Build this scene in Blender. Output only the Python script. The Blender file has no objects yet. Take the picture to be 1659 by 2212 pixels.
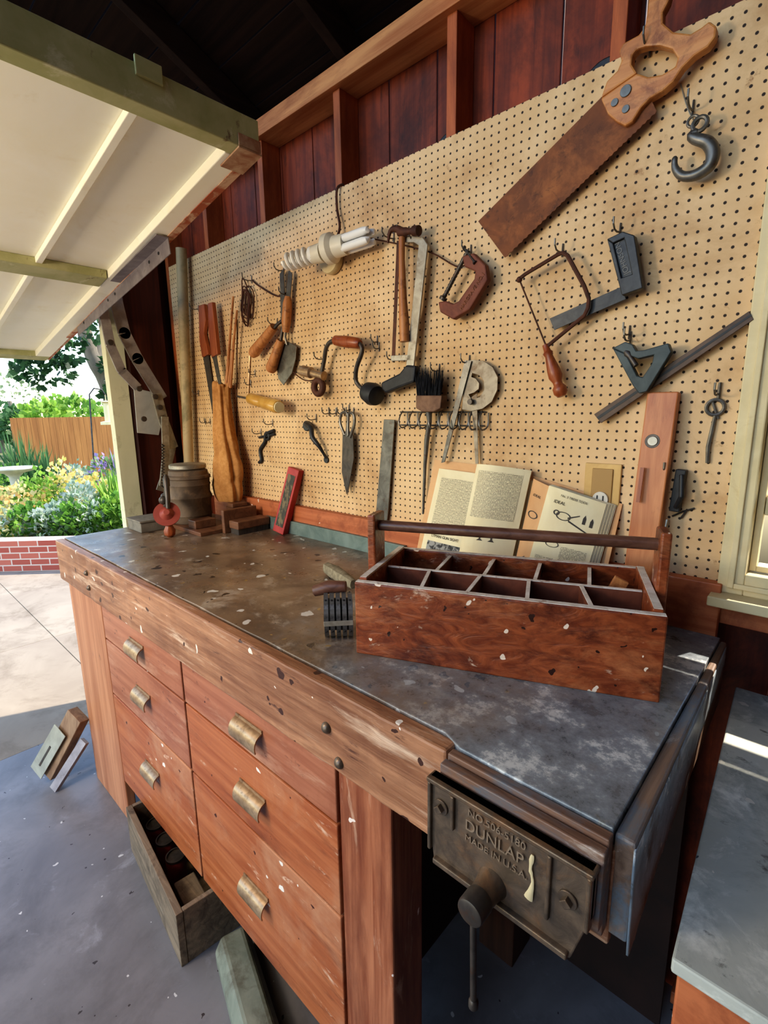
import bpy, bmesh, math, random
from mathutils import Vector, Matrix, noise
random.seed(4)
V=Vector
S=bpy.context.scene
# ------------------------------------------------------------------ survey frame (camera solved from vanishing points)
C0=V((0,0,1.70)); FP=1070.0
AX=V((0.7358,0.1220,-0.6661)).normalized()
DN=V((0.01385,0.9804,0.1963)); DN=(DN-AX*DN.dot(AX)).normalized()
ZU=-DN; AY=ZU.cross(AX)
cR=V((AX[0],AY[0],ZU[0])); cD=V((AX[1],AY[1],ZU[1])); cF=V((AX[2],AY[2],ZU[2]))
def ray(u,v): return cR*(u-829.5)+cD*(v-1106)+cF*FP
def PY(u,v,y=1.32):
    d=ray(u,v); return C0+d*(y/d.y)
def PX(u,v,x):
    d=ray(u,v); return C0+d*(x/d.x)
def PZ(u,v,z):
    d=ray(u,v); return C0+d*((z-C0.z)/d.z)
cam=bpy.data.cameras.new('camera'); co=bpy.data.objects.new('camera',cam); S.collection.objects.link(co)
m=Matrix((( cR.x,-cD.x,-cF.x,C0.x),(cR.y,-cD.y,-cF.y,C0.y),(cR.z,-cD.z,-cF.z,C0.z),(0,0,0,1)))
co.matrix_world=m; cam.sensor_width=36; cam.lens=36*FP/2212; cam.clip_start=0.02; cam.clip_end=300
S.camera=co
S.view_settings.view_transform='Standard'
try: S.view_settings.look='Medium High Contrast'
except Exception: pass
# ------------------------------------------------------------------ materials
def lin(c):
    r=[]
    for x in c[:3]:
        x=x/255.0
        r.append(x/12.92 if x<=0.04045 else ((x+0.055)/1.055)**2.4)
    return (r[0],r[1],r[2],1)
MC={}
def M(name,c,c2=None,sc=(8,8,8),rough=.6,metal=0.0,spots=None,patch=None,bump=.15,lo=.35,hi=.65,dist=.6,detail=7,patch2=None,patch3=None,spec=.4,holes=False,bd=.003):
    if name in MC: return MC[name]
    mt=bpy.data.materials.new(name); mt.use_nodes=True; nt=mt.node_tree; N=nt.nodes; L=nt.links
    b=N['Principled BSDF']; b.inputs['Roughness'].default_value=rough; b.inputs['Metallic'].default_value=metal
    b.inputs['Specular IOR Level'].default_value=spec
    tc=N.new('ShaderNodeTexCoord'); mp=N.new('ShaderNodeMapping'); mp.inputs['Scale'].default_value=sc
    L.new(tc.outputs['Object'],mp.inputs['Vector'])
    nz=N.new('ShaderNodeTexNoise'); nz.inputs['Scale'].default_value=1.0; nz.inputs['Detail'].default_value=detail; nz.inputs['Distortion'].default_value=dist
    nz.inputs['Roughness'].default_value=.6
    L.new(mp.outputs[0],nz.inputs['Vector'])
    rp=N.new('ShaderNodeValToRGB'); rp.color_ramp.elements[0].position=lo; rp.color_ramp.elements[1].position=hi
    rp.color_ramp.elements[0].color=lin(c); rp.color_ramp.elements[1].color=lin(c2 or c)
    L.new(nz.outputs['Fac'],rp.inputs['Fac'])
    col=rp.outputs[0]
    def mix(col,fac,cc):
        mx=N.new('ShaderNodeMix'); mx.data_type='RGBA'; L.new(fac,mx.inputs[0]); L.new(col,mx.inputs[6]); mx.inputs[7].default_value=lin(cc); return mx.outputs[2]
    def thr(val,a,bb):
        mr=N.new('ShaderNodeMapRange'); mr.inputs[1].default_value=a; mr.inputs[2].default_value=bb; L.new(val,mr.inputs[0]); return mr.outputs[0]
    for i,pt in enumerate((patch,patch2,patch3)):
        if pt:
            n2=N.new('ShaderNodeTexNoise'); n2.inputs['Scale'].default_value=pt[1]; n2.inputs['Detail'].default_value=8; n2.inputs['Roughness'].default_value=.7; n2.inputs['Distortion'].default_value=.4
            m2=N.new('ShaderNodeMapping'); m2.inputs['Location'].default_value=(3.1*i+1,2.2,5.7*i)
            if len(pt)>4: m2.inputs['Scale'].default_value=pt[4]
            L.new(tc.outputs['Object'],m2.inputs[0]); L.new(m2.outputs[0],n2.inputs['Vector'])
            col=mix(col,thr(n2.outputs['Fac'],pt[2],pt[3]),pt[0])
    if spots:
        for k,sp in enumerate(spots if isinstance(spots,list) else [spots]):
            vo=N.new('ShaderNodeTexVoronoi'); vo.inputs['Scale'].default_value=sp[1]
            m3=N.new('ShaderNodeMapping'); m3.inputs['Location'].default_value=(k*.37,k*1.3,.2)
            n3=N.new('ShaderNodeTexNoise'); n3.inputs['Scale'].default_value=sp[1]*1.7
            L.new(tc.outputs['Object'],m3.inputs[0])
            ad=N.new('ShaderNodeVectorMath'); ad.operation='MULTIPLY_ADD'; ad.inputs[1].default_value=(.25/sp[1]*3,)*3
            L.new(m3.outputs[0],n3.inputs['Vector']); L.new(n3.outputs['Color'],ad.inputs[0]); L.new(m3.outputs[0],ad.inputs[2])
            L.new(ad.outputs[0],vo.inputs['Vector'])
            sb=N.new('ShaderNodeMath'); sb.operation='MULTIPLY'; sx=N.new('ShaderNodeSeparateColor'); L.new(vo.outputs['Color'],sx.inputs[0])
            L.new(sx.outputs[0],sb.inputs[0]); sb.inputs[1].default_value=sp[2]
            lt=N.new('ShaderNodeMath'); lt.operation='LESS_THAN'; L.new(vo.outputs['Distance'],lt.inputs[0]); L.new(sb.outputs[0],lt.inputs[1])
            col=mix(col,lt.outputs[0],sp[0])
    if holes:
        sx=N.new('ShaderNodeSeparateXYZ'); L.new(tc.outputs['Object'],sx.inputs[0])
        o=[]
        for k in (0,2):
            a=N.new('ShaderNodeMath'); a.operation='MULTIPLY'; a.inputs[1].default_value=1/.0228; L.new(sx.outputs[k],a.inputs[0])
            f=N.new('ShaderNodeMath'); f.operation='FRACT'; L.new(a.outputs[0],f.inputs[0])
            s=N.new('ShaderNodeMath'); s.operation='SUBTRACT'; s.inputs[1].default_value=.5; L.new(f.outputs[0],s.inputs[0])
            q=N.new('ShaderNodeMath'); q.operation='POWER'; q.inputs[1].default_value=2; 
            ab=N.new('ShaderNodeMath'); ab.operation='ABSOLUTE'; L.new(s.outputs[0],ab.inputs[0]); L.new(ab.outputs[0],q.inputs[0]); o.append(q.outputs[0])
        a=N.new('ShaderNodeMath'); a.operation='ADD'; L.new(o[0],a.inputs[0]); L.new(o[1],a.inputs[1])
        col=mix(col,thr(a.outputs[0],.026,.015),(44,29,18))
    L.new(col,b.inputs['Base Color'])
    if bump:
        bp=N.new('ShaderNodeBump'); bp.inputs['Strength'].default_value=bump; bp.inputs['Distance'].default_value=bd
        L.new(nz.outputs['Fac'],bp.inputs['Height']); L.new(bp.outputs[0],b.inputs['Normal'])
    MC[name]=mt; return mt
def wood(name,c,c2,ax='X',s=30,**k):
    sc={'X':(s*.05,s,s),'Y':(s,s*.05,s),'Z':(s,s,s*.05)}[ax]
    k.setdefault('dist',.8); return M(name,c,c2,sc=sc,**k)
# ------------------------------------------------------------------ geometry helpers
def box(x0,x1,y0,y1,z0,z1,mt=None):
    v=[V((x,y,z)) for x in (x0,x1) for y in (y0,y1) for z in (z0,z1)]
    if mt: v=[mt@p for p in v]
    return v,[(0,1,3,2),(4,6,7,5),(0,4,5,1),(2,3,7,6),(0,2,6,4),(1,5,7,3)]
def prism(pts,off):
    n=len(pts); v=[V(p) for p in pts]+[V(p)+off for p in pts]
    return v,[tuple(range(n)),tuple(range(2*n-1,n-1,-1))]+[(i,i+n,(i+1)%n+n,(i+1)%n) for i in range(n)]
def flat(px,y,th=.004):
    """flat wall-hung shape: outline measured on the wall plane, thickness towards the wall"""
    return prism([PY(u,v,y) for u,v in px],V((0,th,0)))
def keyhole(outer,inner):
    i0=min(range(len(inner)),key=lambda i:(inner[i][0]-outer[0][0])**2+(inner[i][1]-outer[0][1])**2)
    inn=inner[i0:]+inner[:i0]; inn=[inn[0]]+inn[:0:-1]
    return list(outer)+[outer[0]]+[inn[0]]+inn[1:]+[inn[0]]
def area2(p): return sum(p[i][0]*p[(i+1)%len(p)][1]-p[(i+1)%len(p)][0]*p[i][1] for i in range(len(p)))
def flat_hole(outer,inner,y,th):
    if area2(outer)*area2(inner)<0: inner=inner[::-1]
    return flat(keyhole(outer,inner),y,th)
def perp(a):
    t=V((0,0,1)) if abs(a.z)<.9 else V((1,0,0))
    e=a.cross(t).normalized(); return e,a.cross(e).normalized()
def tube(path,r,seg=10,sq=1.0,closed=False,wob=0):
    P=[V(p) for p in path]; n=len(P)
    if isinstance(r,(list,tuple)):
        R=[r[min(len(r)-1,int(i*len(r)/n))] if len(r)!=n else r[i] for i in range(n)]
    else: R=[r]*n
    vs=[];fs=[];e=None
    for i in range(n):
        if closed: t=(P[(i+1)%n]-P[i-1])
        else: t=(P[min(i+1,n-1)]-P[max(i-1,0)])
        t.normalize()
        if e is None: e,_=perp(t)
        e=(e-t*e.dot(t)).normalized(); f=t.cross(e)
        for k in range(seg):
            a=2*math.pi*k/seg; o=(e*math.cos(a)+f*math.sin(a))*R[i]
            if wob: o*=1+wob*noise.noise(V((math.cos(a)*1.5,math.sin(a)*1.5,i*.45)))
            o.y*=sq; vs.append(P[i]+o)
    for i in range(n if closed else n-1):
        j=(i+1)%n
        for k in range(seg):
            l=(k+1)%seg; fs.append((i*seg+k,i*seg+l,j*seg+l,j*seg+k))
    if not closed: fs.append(tuple(range(seg))[::-1]); fs.append(tuple((n-1)*seg+k for k in range(seg)))
    return vs,fs
def smooth_path(pts,k=4):
    P=[V(p) for p in pts]; out=[]
    for i in range(len(P)-1):
        a=P[max(i-1,0)];b=P[i];c=P[i+1];d=P[min(i+2,len(P)-1)]
        for j in range(k):
            t=j/k; out.append(.5*((2*b)+(c-a)*t+(2*a-5*b+4*c-d)*t*t+(3*b-a-3*c+d)*t**3))
    out.append(P[-1]); return out
def lathe(p0,p1,prof,seg=20):
    p0=V(p0);p1=V(p1);a=(p1-p0);e,f=perp(a.normalized()); vs=[];fs=[]
    for t,r in prof:
        c=p0+a*t
        for k in range(seg):
            an=2*math.pi*k/seg; vs.append(c+(e*math.cos(an)+f*math.sin(an))*r)
    n=len(prof)
    for i in range(n-1):
        for k in range(seg):
            l=(k+1)%seg; fs.append((i*seg+k,i*seg+l,(i+1)*seg+l,(i+1)*seg+k))
    fs.append(tuple(range(seg))[::-1]); fs.append(tuple((n-1)*seg+k for k in range(seg)))
    return vs,fs
def beam(p0,p1,w,d,n=(0,-1,0)):
    p0=V(p0);p1=V(p1);a=(p1-p0).normalized();n=V(n);n=(n-a*n.dot(a)).normalized();s=a.cross(n)
    v=[p+s*(w/2)*i+n*(d/2)*j for p in (p0,p1) for i in (-1,1) for j in (-1,1)]
    return v,[(0,1,3,2),(4,6,7,5),(0,4,5,1),(2,3,7,6),(0,2,6,4),(1,5,7,3)]
def ball(c,r,sy=1,seg=14):
    c=V(c); return lathe(c-V((0,0,r)),c+V((0,0,r)),[((1-math.cos(math.pi*i/8))/2,max(r*math.sin(math.pi*i/8),r*.02)) for i in range(9)],seg)
def disc(c,n,r,th,seg=24):
    c=V(c);n=V(n).normalized(); return lathe(c,c+n*th,[(0,r*.94),(.2,r),(.8,r),(1,r*.94)],seg)
def mk(name,geo,mat,smooth=False,bevel=0,label=None):
    if isinstance(geo,tuple): geo=[geo]
    vs=[];fs=[]
    for v,f in geo:
        o=len(vs); vs+=[V(p) for p in v]; fs+=[tuple(i+o for i in q) for q in f]
    lo=[min(p[i] for p in vs) for i in range(3)]; hi=[max(p[i] for p in vs) for i in range(3)]
    base=V(((lo[0]+hi[0])/2,(lo[1]+hi[1])/2,lo[2]))
    me=bpy.data.meshes.new(name); me.from_pydata([p-base for p in vs],[],fs); 
    bm=bmesh.new(); bm.from_mesh(me); bmesh.ops.recalc_face_normals(bm,faces=bm.faces); bm.to_mesh(me); bm.free()
    me.materials.append(mat)
    ob=bpy.data.objects.new(name,me); S.collection.objects.link(ob); ob.location=base
    if smooth:
        for p in me.polygons: p.use_smooth=True
        try: me.set_sharp_from_angle(angle=math.radians(38))
        except Exception: pass
    if bevel:
        b=ob.modifiers.new('bevel','BEVEL'); b.width=bevel; b.segments=2; b.limit_method='ANGLE'; b.angle_limit=math.radians(40)
    if label: ob['label']=label
    return ob
def top(ob,label,cat,group=None,kind=None):
    ob['label']=label; ob['category']=cat
    if group: ob['group']=group
    if kind: ob['kind']=kind
    return ob
def T(name,label,cat,parts,group=None,kind=None):
    pts=[]
    for o in parts:
        for v in o.data.vertices: pts.append(o.location+v.co)
    lo=[min(p[i] for p in pts) for i in range(3)]; hi=[max(p[i] for p in pts) for i in range(3)]
    e=bpy.data.objects.new(name,None); e.empty_display_size=.05; S.collection.objects.link(e)
    e.location=((lo[0]+hi[0])/2,(lo[1]+hi[1])/2,lo[2])
    for o in parts: o.parent=e; o.matrix_parent_inverse=Matrix.Translation(-e.location)
    return top(e,label,cat,group,kind)
def text(body,p,xd,n,size,mat,ext=.0006,name='lettering',align='CENTER',xs=1):
    cu=bpy.data.curves.new('t','FONT'); cu.body=body; cu.size=size; cu.extrude=ext; cu.align_x=align; cu.align_y='CENTER'
    o=bpy.data.objects.new('t',cu); S.collection.objects.link(o); bpy.context.view_layer.update()
    me=bpy.data.meshes.new_from_object(o.evaluated_get(bpy.context.evaluated_depsgraph_get()))
    bpy.data.objects.remove(o)
    xd=V(xd).normalized(); n=V(n); n=(n-xd*n.dot(xd)).normalized(); yd=n.cross(xd)
    vs=[V(p)+xd*(v.co.x*xs)+yd*v.co.y+n*v.co.z for v in me.vertices]; fs=[tuple(q.vertices) for q in me.polygons]
    return mk(name,(vs,fs),mat)
NY=V((0,-1,0))
# ------------------------------------------------------------------ palette
peg=M('pegboard_hardboard',(206,168,120),(224,192,148),sc=(3,3,3),rough=.7,patch=((172,130,84),3.2,.48,.76),patch2=((150,108,68),26,.62,.74),patch3=((136,96,60),70,.68,.76),holes=True,bump=.05)
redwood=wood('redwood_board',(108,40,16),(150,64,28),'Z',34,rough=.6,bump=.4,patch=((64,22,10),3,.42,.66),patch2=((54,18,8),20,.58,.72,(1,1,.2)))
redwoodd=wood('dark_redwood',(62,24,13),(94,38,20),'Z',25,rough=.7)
studm=wood('stud_wood',(152,74,36),(190,106,58),'Z',30,rough=.6,patch=((110,50,24),5,.5,.75,(1,1,.3)))
platem=wood('plate_wood',(176,102,56),(214,148,94),'X',30,rough=.6,patch=((140,72,36),6,.5,.75,(.3,1,1)))
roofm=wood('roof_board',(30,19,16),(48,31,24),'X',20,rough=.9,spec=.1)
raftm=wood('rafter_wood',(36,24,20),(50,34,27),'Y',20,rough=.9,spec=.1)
orangeX=wood('orange_fir',(158,82,46),(192,116,74),'X',26,rough=.5,patch=((122,58,34),9,.5,.75),patch2=((206,160,130),20,.64,.74,(.3,1,1)),spots=((225,205,190),16,.18))
apronm=wood('worn_apron_wood',(136,90,62),(184,136,102),'X',52,rough=.42,patch=((104,62,42),5,.47,.72,(.3,1,1)),spots=[((228,216,202),15,.20),((70,40,30),20,.24)],bump=.8,bd=.003,patch2=((208,178,152),13,.56,.70,(.22,1,2)),patch3=((82,48,36),28,.61,.70,(.25,1,1)))
drawm=wood('drawer_wood',(152,80,44),(182,112,70),'X',30,rough=.36,patch=((188,138,104),4,.48,.75),patch2=((112,54,32),12,.54,.72,(.2,1,1)),patch3=((216,182,154),26,.63,.71,(.3,1,1)),spots=[((232,222,208),12,.15),((76,38,28),15,.18)],bump=.3)
drawm2=wood('drawer_wood_pink',(144,84,58),(176,116,86),'X',30,rough=.36,patch=((128,66,40),4,.46,.75),patch2=((196,154,126),12,.54,.74,(.2,1,1)),patch3=((84,44,34),26,.62,.72,(.4,1,1)),spots=[((232,222,208),11,.17),((76,38,30),15,.18)],bump=.3)
legm=wood('leg_wood',(134,72,44),(176,114,80),'Z',44,rough=.48,patch=((106,52,32),6,.48,.72,(1,1,.2)),patch2=((200,162,134),18,.60,.72,(1,1,.2)),spots=((228,212,200),15,.14),bump=.4)
legd=wood('shaded_leg_wood',(60,34,22),(80,46,30),'Z',34,rough=.7)  # darker copy of the leg wood, shade under the tops put into colour
legp=wood('leg_panel_wood',(160,100,66),(194,136,98),'Z',26,rough=.42,patch=((130,74,46),4,.5,.75,(1,1,.25)),patch2=((104,60,40),22,.62,.74,(1,1,.3)))
steel=M('grey_steel',(124,120,112),(88,84,78),sc=(20,20,20),rough=.4,metal=.6,patch=((90,62,44),25,.55,.7))
steeld=M('dark_steel',(66,60,56),(92,84,76),sc=(24,24,24),rough=.42,metal=.5,patch=((84,54,36),30,.55,.7))
silver=M('worn_silver',(176,170,156),(138,130,116),sc=(20,20,20),rough=.42,metal=.5,patch=((110,92,72),22,.56,.72))
rust=M('rusty_blade',(132,78,42),(104,62,38),sc=(12,12,12),rough=.7,metal=.1,patch=((160,100,56),9,.5,.7),patch2=((72,46,32),22,.58,.7),bump=.3)
rustd=M('dark_rust',(98,58,40),(68,44,34),sc=(25,25,25),rough=.65,metal=.3,bump=.4)
iron=M('cast_iron',(84,72,60),(120,102,84),sc=(30,30,30),rough=.36,metal=.4,patch=((132,100,72),18,.52,.70),patch2=((60,50,44),9,.55,.72),bump=.6,spec=.6)
castl=M('cast_lettering',(140,122,102),(158,138,116),sc=(30,30,30),rough=.36,metal=.3)
blacks=M('black_iron',(40,40,42),(62,62,62),sc=(25,25,25),rough=.42,metal=.35)
blackp=M('black_grip',(28,28,30),(44,44,46),sc=(30,30,30),rough=.5)
handw=wood('handle_wood',(160,98,52),(192,132,78),'Z',60,rough=.45,patch=((108,62,34),22,.55,.7))
sawh=wood('saw_handle_wood',(180,114,60),(206,144,84),'X',50,rough=.4,patch=((134,78,40),18,.52,.7))
redh=wood('reddish_handle',(130,62,30),(160,86,46),'Z',60,rough=.35)
brass=M('tarnished_brass',(152,124,94),(184,156,124),sc=(40,40,40),rough=.32,metal=.55,patch=((100,78,58),40,.52,.7))
white=M('white_plastic',(236,234,228),rough=.3,bump=0)
cream=M('cream_paint',(205,186,140),(222,206,164),sc=(6,6,6),rough=.5,patch=((180,150,100),8,.6,.8))
greenp=M('faded_green_paint',(164,164,112),(188,186,140),sc=(8,8,8),rough=.6,patch=((210,208,174),10,.58,.7),patch2=((120,100,76),14,.64,.72))
jambp=M('pale_green_paint',(206,206,172),(224,222,192),sc=(4,4,2),rough=.6,patch=((170,168,132),9,.58,.75))
whitep=M('white_door_panel',(250,246,224),(254,252,236),sc=(3,3,3),rough=.6,patch=((238,228,196),6,.58,.8))
canvas=M('tan_canvas',(178,126,74),(196,144,90),sc=(60,60,60),rough=.95,bump=.3,spec=.1,patch=((150,100,56),5,.5,.75))
mag=M('purple_grey_steel',(122,114,118),(152,144,146),sc=(15,15,15),rough=.42,metal=.3,patch=((90,70,60),20,.6,.75))
# ------------------------------------------------------------------ room shell
def st(o,label): o['kind']='structure'; o['label']=label; return o
floorm=M('garage_concrete',(108,105,106),(134,131,132),sc=(2.2,2.2,2.2),rough=.34,patch=((86,82,82),3,.5,.8),patch2=((152,152,156),9,.6,.8),spots=[((200,198,194),14,.09),((60,54,54),18,.12)],bump=.15)  # indoor shadow is put into this grey, darker than the driveway
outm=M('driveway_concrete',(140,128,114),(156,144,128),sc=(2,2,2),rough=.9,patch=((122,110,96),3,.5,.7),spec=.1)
st(mk('floor',box(-2.95,2.2,-3.5,1.5,-.1,0),floorm),'grey stained concrete garage floor darkened for indoor shadow')
dvy=[]
for x0,x1 in ((-8.2,-6.2),(-6.196,-4.42),(-4.416,-2.952)):
    for y0,y1 in ((-6,-1.8),(-1.796,.9),(.904,5)): dvy.append(box(x0,x1,y0,y1,-.1,0))
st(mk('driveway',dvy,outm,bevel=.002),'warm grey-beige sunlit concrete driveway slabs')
soil=M('ground_earth',(92,96,52),(120,112,70),sc=(1,1,1),rough=.95)
st(mk('ground',box(-90,-8.2,-40,60,-.2,-.02),soil),'distant garden ground')
boards=[]
x=-2.9
while x<2.2:
    x1=x+.198
    segs=[(0,2.9)]
    if x1>-.10 and x<.75: segs=[(0,1.24),(2.34,2.9)]
    for a,b in segs: boards.append(box(x,x1,1.437,1.46,a,b))
    x+=.203
boards.append(box(-.27,-.127,1.437,1.459,1.24,2.34))
st(mk('wall_back',boards,redwood,bevel=.002),'redwood board wall behind open studs')
lw=[box(-2.93,-2.88,1.068+.125*i,1.190+.125*i,0,2.9) for i in range(3)]
lw.append(box(-2.93,-2.88,-4,1.066,2.42,2.9)); 
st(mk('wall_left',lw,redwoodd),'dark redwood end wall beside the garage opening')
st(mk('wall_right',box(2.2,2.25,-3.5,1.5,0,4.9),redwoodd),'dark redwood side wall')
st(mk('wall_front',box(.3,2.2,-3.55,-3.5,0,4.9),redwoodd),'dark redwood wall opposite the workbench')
tn=1
def trim(geo,mat,label,bevel=.002):
    global tn
    o=mk('trim_%d'%tn,geo,mat,bevel=bevel); tn+=1; return st(o,label)
for sx in (-2.83,-2.39,-1.915,-1.443,-.957,-.493,):
    trim(box(sx-.017,sx+.017,1.346,1.436,.05,2.80),studm,'orange-brown upright wall stud')
trim(box(-2.87,2.2,1.325,1.436,2.80,2.862),platem,'horizontal top plate beam along the wall')
trim(box(-2.88,-2.84,1.10,1.30,0,2.8),redwoodd,'dark corner stud')
trim(box(-.46,1.6,1.346,1.436,1.20,1.245),orangeX,'horizontal stud below the window')
trim(box(-.17,1.2,1.346,1.436,.05,.09),orangeX,'bottom plate')
rb=[]; sl=math.tan(math.radians(24)); 
for i in range(26):
    ya=1.55-i*.16; yb=ya-.154
    za=2.90+(1.55-ya)*sl; zb=2.90+(1.55-yb)*sl
    rb.append(([V((x,y,z+dz)) for x in (-3.05,2.2) for (y,z) in ((ya,za),(yb,zb)) for dz in (.0,.02)],[(0,1,3,2),(4,6,7,5),(0,4,5,1),(2,3,7,6),(0,2,6,4),(1,5,7,3)]))
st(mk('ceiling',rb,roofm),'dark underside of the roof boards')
for sx in (-2.6,-2.0,-1.4,-.8,-.2,.4):
    a=V((sx,1.5,2.835+.05*sl)); b=V((sx,-2.5,2.835+4.05*sl))
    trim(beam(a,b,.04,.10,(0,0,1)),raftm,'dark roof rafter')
trim(box(-2.85,-2.795,.972,1.064,0,2.42),jambp,'pale green painted door jamb post')
# window
def frame(x0,x1,z0,z1,w,y0,y1): return [box(x0,x0+w,y0,y1,z0,z1),box(x1-w,x1,y0,y1,z0,z1),box(x0+w,x1-w,y0,y1,z1-w,z1),box(x0+w,x1-w,y0,y1,z0,z0+w)]
p1=mk('casing',frame(-.176,.81,1.285,2.40,.050,1.318,1.345),cream,bevel=.003)
p1b=mk('casing_bead',frame(-.156,.79,1.30,2.38,.012,1.310,1.3175),cream,bevel=.002)
p2=mk('sash',frame(-.125,.75,1.335,2.30,.013,1.36,1.40)+[box(.30,.325,1.365,1.395,1.35,2.28),box(-.111,.733,1.365,1.395,1.465,1.510)],cream,bevel=.002)  # low crossbar placed unseen so the sun falls as separate streaks
p3=mk('sill',[box(-.185,.84,1.27,1.41,1.262,1.285),box(-.126,.78,1.345,1.436,1.285,1.33)],cream,bevel=.003)
p4=mk('jamb',[box(-.135,-.126,1.345,1.436,1.285,2.36),box(.75,.77,1.345,1.44,1.285,2.36),box(-.125,.77,1.345,1.44,2.31,2.36)],cream)
p5=mk('sun_blocker',[box(-.12,.745,1.405,1.410,1.575,2.30),lathe((-.12,1.4075,1.572),(.745,1.4075,1.572),[(0,.008),(1,.008)],10)],M('sun_blocker_cloth',(150,140,116),(160,150,126),rough=.9))  # unseen sheet added to cut the sun down to narrow streaks
w=T('window_1','cream painted wooden window frame with sill and added sun blocker','window',[p1,p1b,p2,p3,p4,p5],kind='structure')
top(mk('pegboard',box(-2.80,-.178,1.340,1.345,1.27,2.490),peg,bevel=.001),'large tan perforated hardboard pegboard above the workbench','pegboard')
# ------------------------------------------------------------------ workbench
BX0,BX1=-2.49,-.155
def topmat():
    mt=M('worktop_surface',(108,88,70),(142,120,98),sc=(3,6,6),rough=.3,patch=((74,58,48),5,.47,.70),patch2=((180,168,152),10,.55,.73),patch3=((128,92,62),7,.58,.75),spots=[((200,196,188),14,.20),((48,36,30),16,.24),((160,128,66),22,.14)],bump=.35,spec=.6)
    nt=mt.node_tree;N=nt.nodes;L=nt.links;b=N['Principled BSDF']; src=b.inputs['Base Color'].links[0].from_socket
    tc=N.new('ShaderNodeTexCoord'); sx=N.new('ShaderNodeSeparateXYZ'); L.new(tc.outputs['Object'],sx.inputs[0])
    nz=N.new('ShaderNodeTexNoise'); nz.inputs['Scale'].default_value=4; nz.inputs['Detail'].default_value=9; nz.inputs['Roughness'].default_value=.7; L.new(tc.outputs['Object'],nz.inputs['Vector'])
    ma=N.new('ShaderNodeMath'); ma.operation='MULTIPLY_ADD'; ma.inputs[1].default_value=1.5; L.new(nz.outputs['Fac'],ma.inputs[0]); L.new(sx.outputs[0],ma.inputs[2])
    mr=N.new('ShaderNodeMapRange'); mr.inputs[1].default_value=1.2; mr.inputs[2].default_value=1.8; mr.inputs[4].default_value=.85; L.new(ma.outputs[0],mr.inputs[0])  # blue-grey towards the right end mixes staining with sky reflection painted into colour
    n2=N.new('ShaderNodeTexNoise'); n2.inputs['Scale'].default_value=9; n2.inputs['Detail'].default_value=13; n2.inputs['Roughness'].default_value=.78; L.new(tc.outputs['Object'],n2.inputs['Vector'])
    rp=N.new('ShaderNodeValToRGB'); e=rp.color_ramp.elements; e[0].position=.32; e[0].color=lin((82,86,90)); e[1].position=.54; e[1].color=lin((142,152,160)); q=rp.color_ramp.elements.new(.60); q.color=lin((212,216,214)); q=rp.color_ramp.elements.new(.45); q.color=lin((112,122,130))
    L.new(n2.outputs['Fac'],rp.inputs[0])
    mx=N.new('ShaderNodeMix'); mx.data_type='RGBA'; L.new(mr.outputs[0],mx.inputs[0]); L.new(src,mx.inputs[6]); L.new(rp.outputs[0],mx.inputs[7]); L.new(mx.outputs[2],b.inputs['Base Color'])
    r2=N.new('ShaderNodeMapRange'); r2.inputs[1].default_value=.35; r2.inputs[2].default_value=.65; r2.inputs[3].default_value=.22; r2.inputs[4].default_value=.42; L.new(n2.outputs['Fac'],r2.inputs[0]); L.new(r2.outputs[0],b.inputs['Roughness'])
    return mt
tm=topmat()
slate=M('weathered_slate_sheet',(120,130,138),(158,170,178),sc=(14,14,14),rough=.45,patch=((96,80,68),10,.54,.68),patch2=((212,214,210),16,.58,.70),patch3=((64,58,56),28,.62,.70),spots=((214,214,206),26,.2),bump=.6)
slatew=wood('slate_stained_wood',(100,72,58),(144,112,92),'X',44,rough=.45,patch=((100,108,116),14,.45,.6,(.4,1,1)),patch2=((190,180,170),22,.62,.72,(.4,1,1)),bump=.4)
endw=wood('end_wood',(104,80,64),(150,124,104),'Y',44,rough=.5,patch=((112,122,130),12,.48,.62,(1,.3,1)),patch2=((200,194,184),20,.60,.72,(1,.3,1)),bump=.6)
parts=[]
n=60; fr=[]
for i in range(n+1):
    x=BX0+(BX1-BX0)*i/n; fr.append(V((x,(.603 if x<-.41 else .586)+.003*noise.noise(V((x*9,0,0))),1.15)))
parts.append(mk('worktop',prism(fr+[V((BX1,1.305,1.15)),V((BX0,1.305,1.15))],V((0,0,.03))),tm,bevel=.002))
fr=[]
for i in range(n+1):
    x=BX0+(-.40-BX0)*i/n; fr.append(V((x,.567+.003*noise.noise(V((x*14,3,0))),1.0)))
parts.append(mk('apron',prism(fr+[V((-.40,.600,1.0)),V((BX0,.600,1.0))],V((0,0,.178))),apronm,bevel=.005))
parts.append(mk('apron',[box(-.397,-.150,.587,.602,1.0,1.149)],apronm,bevel=.003))
parts.append(mk('jaw_board',[box(-.398,-.152,.5485,.5645,1.055,1.170)],slatew,bevel=.002))
parts.append(mk('jaw_board',[box(-.397,-.153,.5675,.5835,1.03,1.177)],slatew,bevel=.002))
e1=[V((-.1538,.588,1.02)),V((-.128,.588,1.02)),V((-.142,1.305,1.02)),V((-.1538,1.305,1.02))]
parts.append(mk('end_board',[prism(e1,V((0,0,.153)))],endw,bevel=.004,label='thick splintered end edge board'))
vs=[];fs=[];nn=90
for i in range(nn+1):
    y=.585+(1.30-.585)*i/nn; f=i/nn; xo=-.1265-.014*f
    zb=1.005+.115*f+.007*noise.noise(V((y*32,1,0)))+.009*noise.noise(V((y*90,1,4))); zt=1.164+.002*noise.noise(V((y*25,8,0)))+.002*noise.noise(V((y*80,8,0)))
    for j in range(6):
        t=j/5; xx=xo+.0008*noise.noise(V((y*9,t*3,4)))+.002*t*t*(1-f); vs.append(V((xx,y,zt-(zt-zb)*t)))
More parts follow.
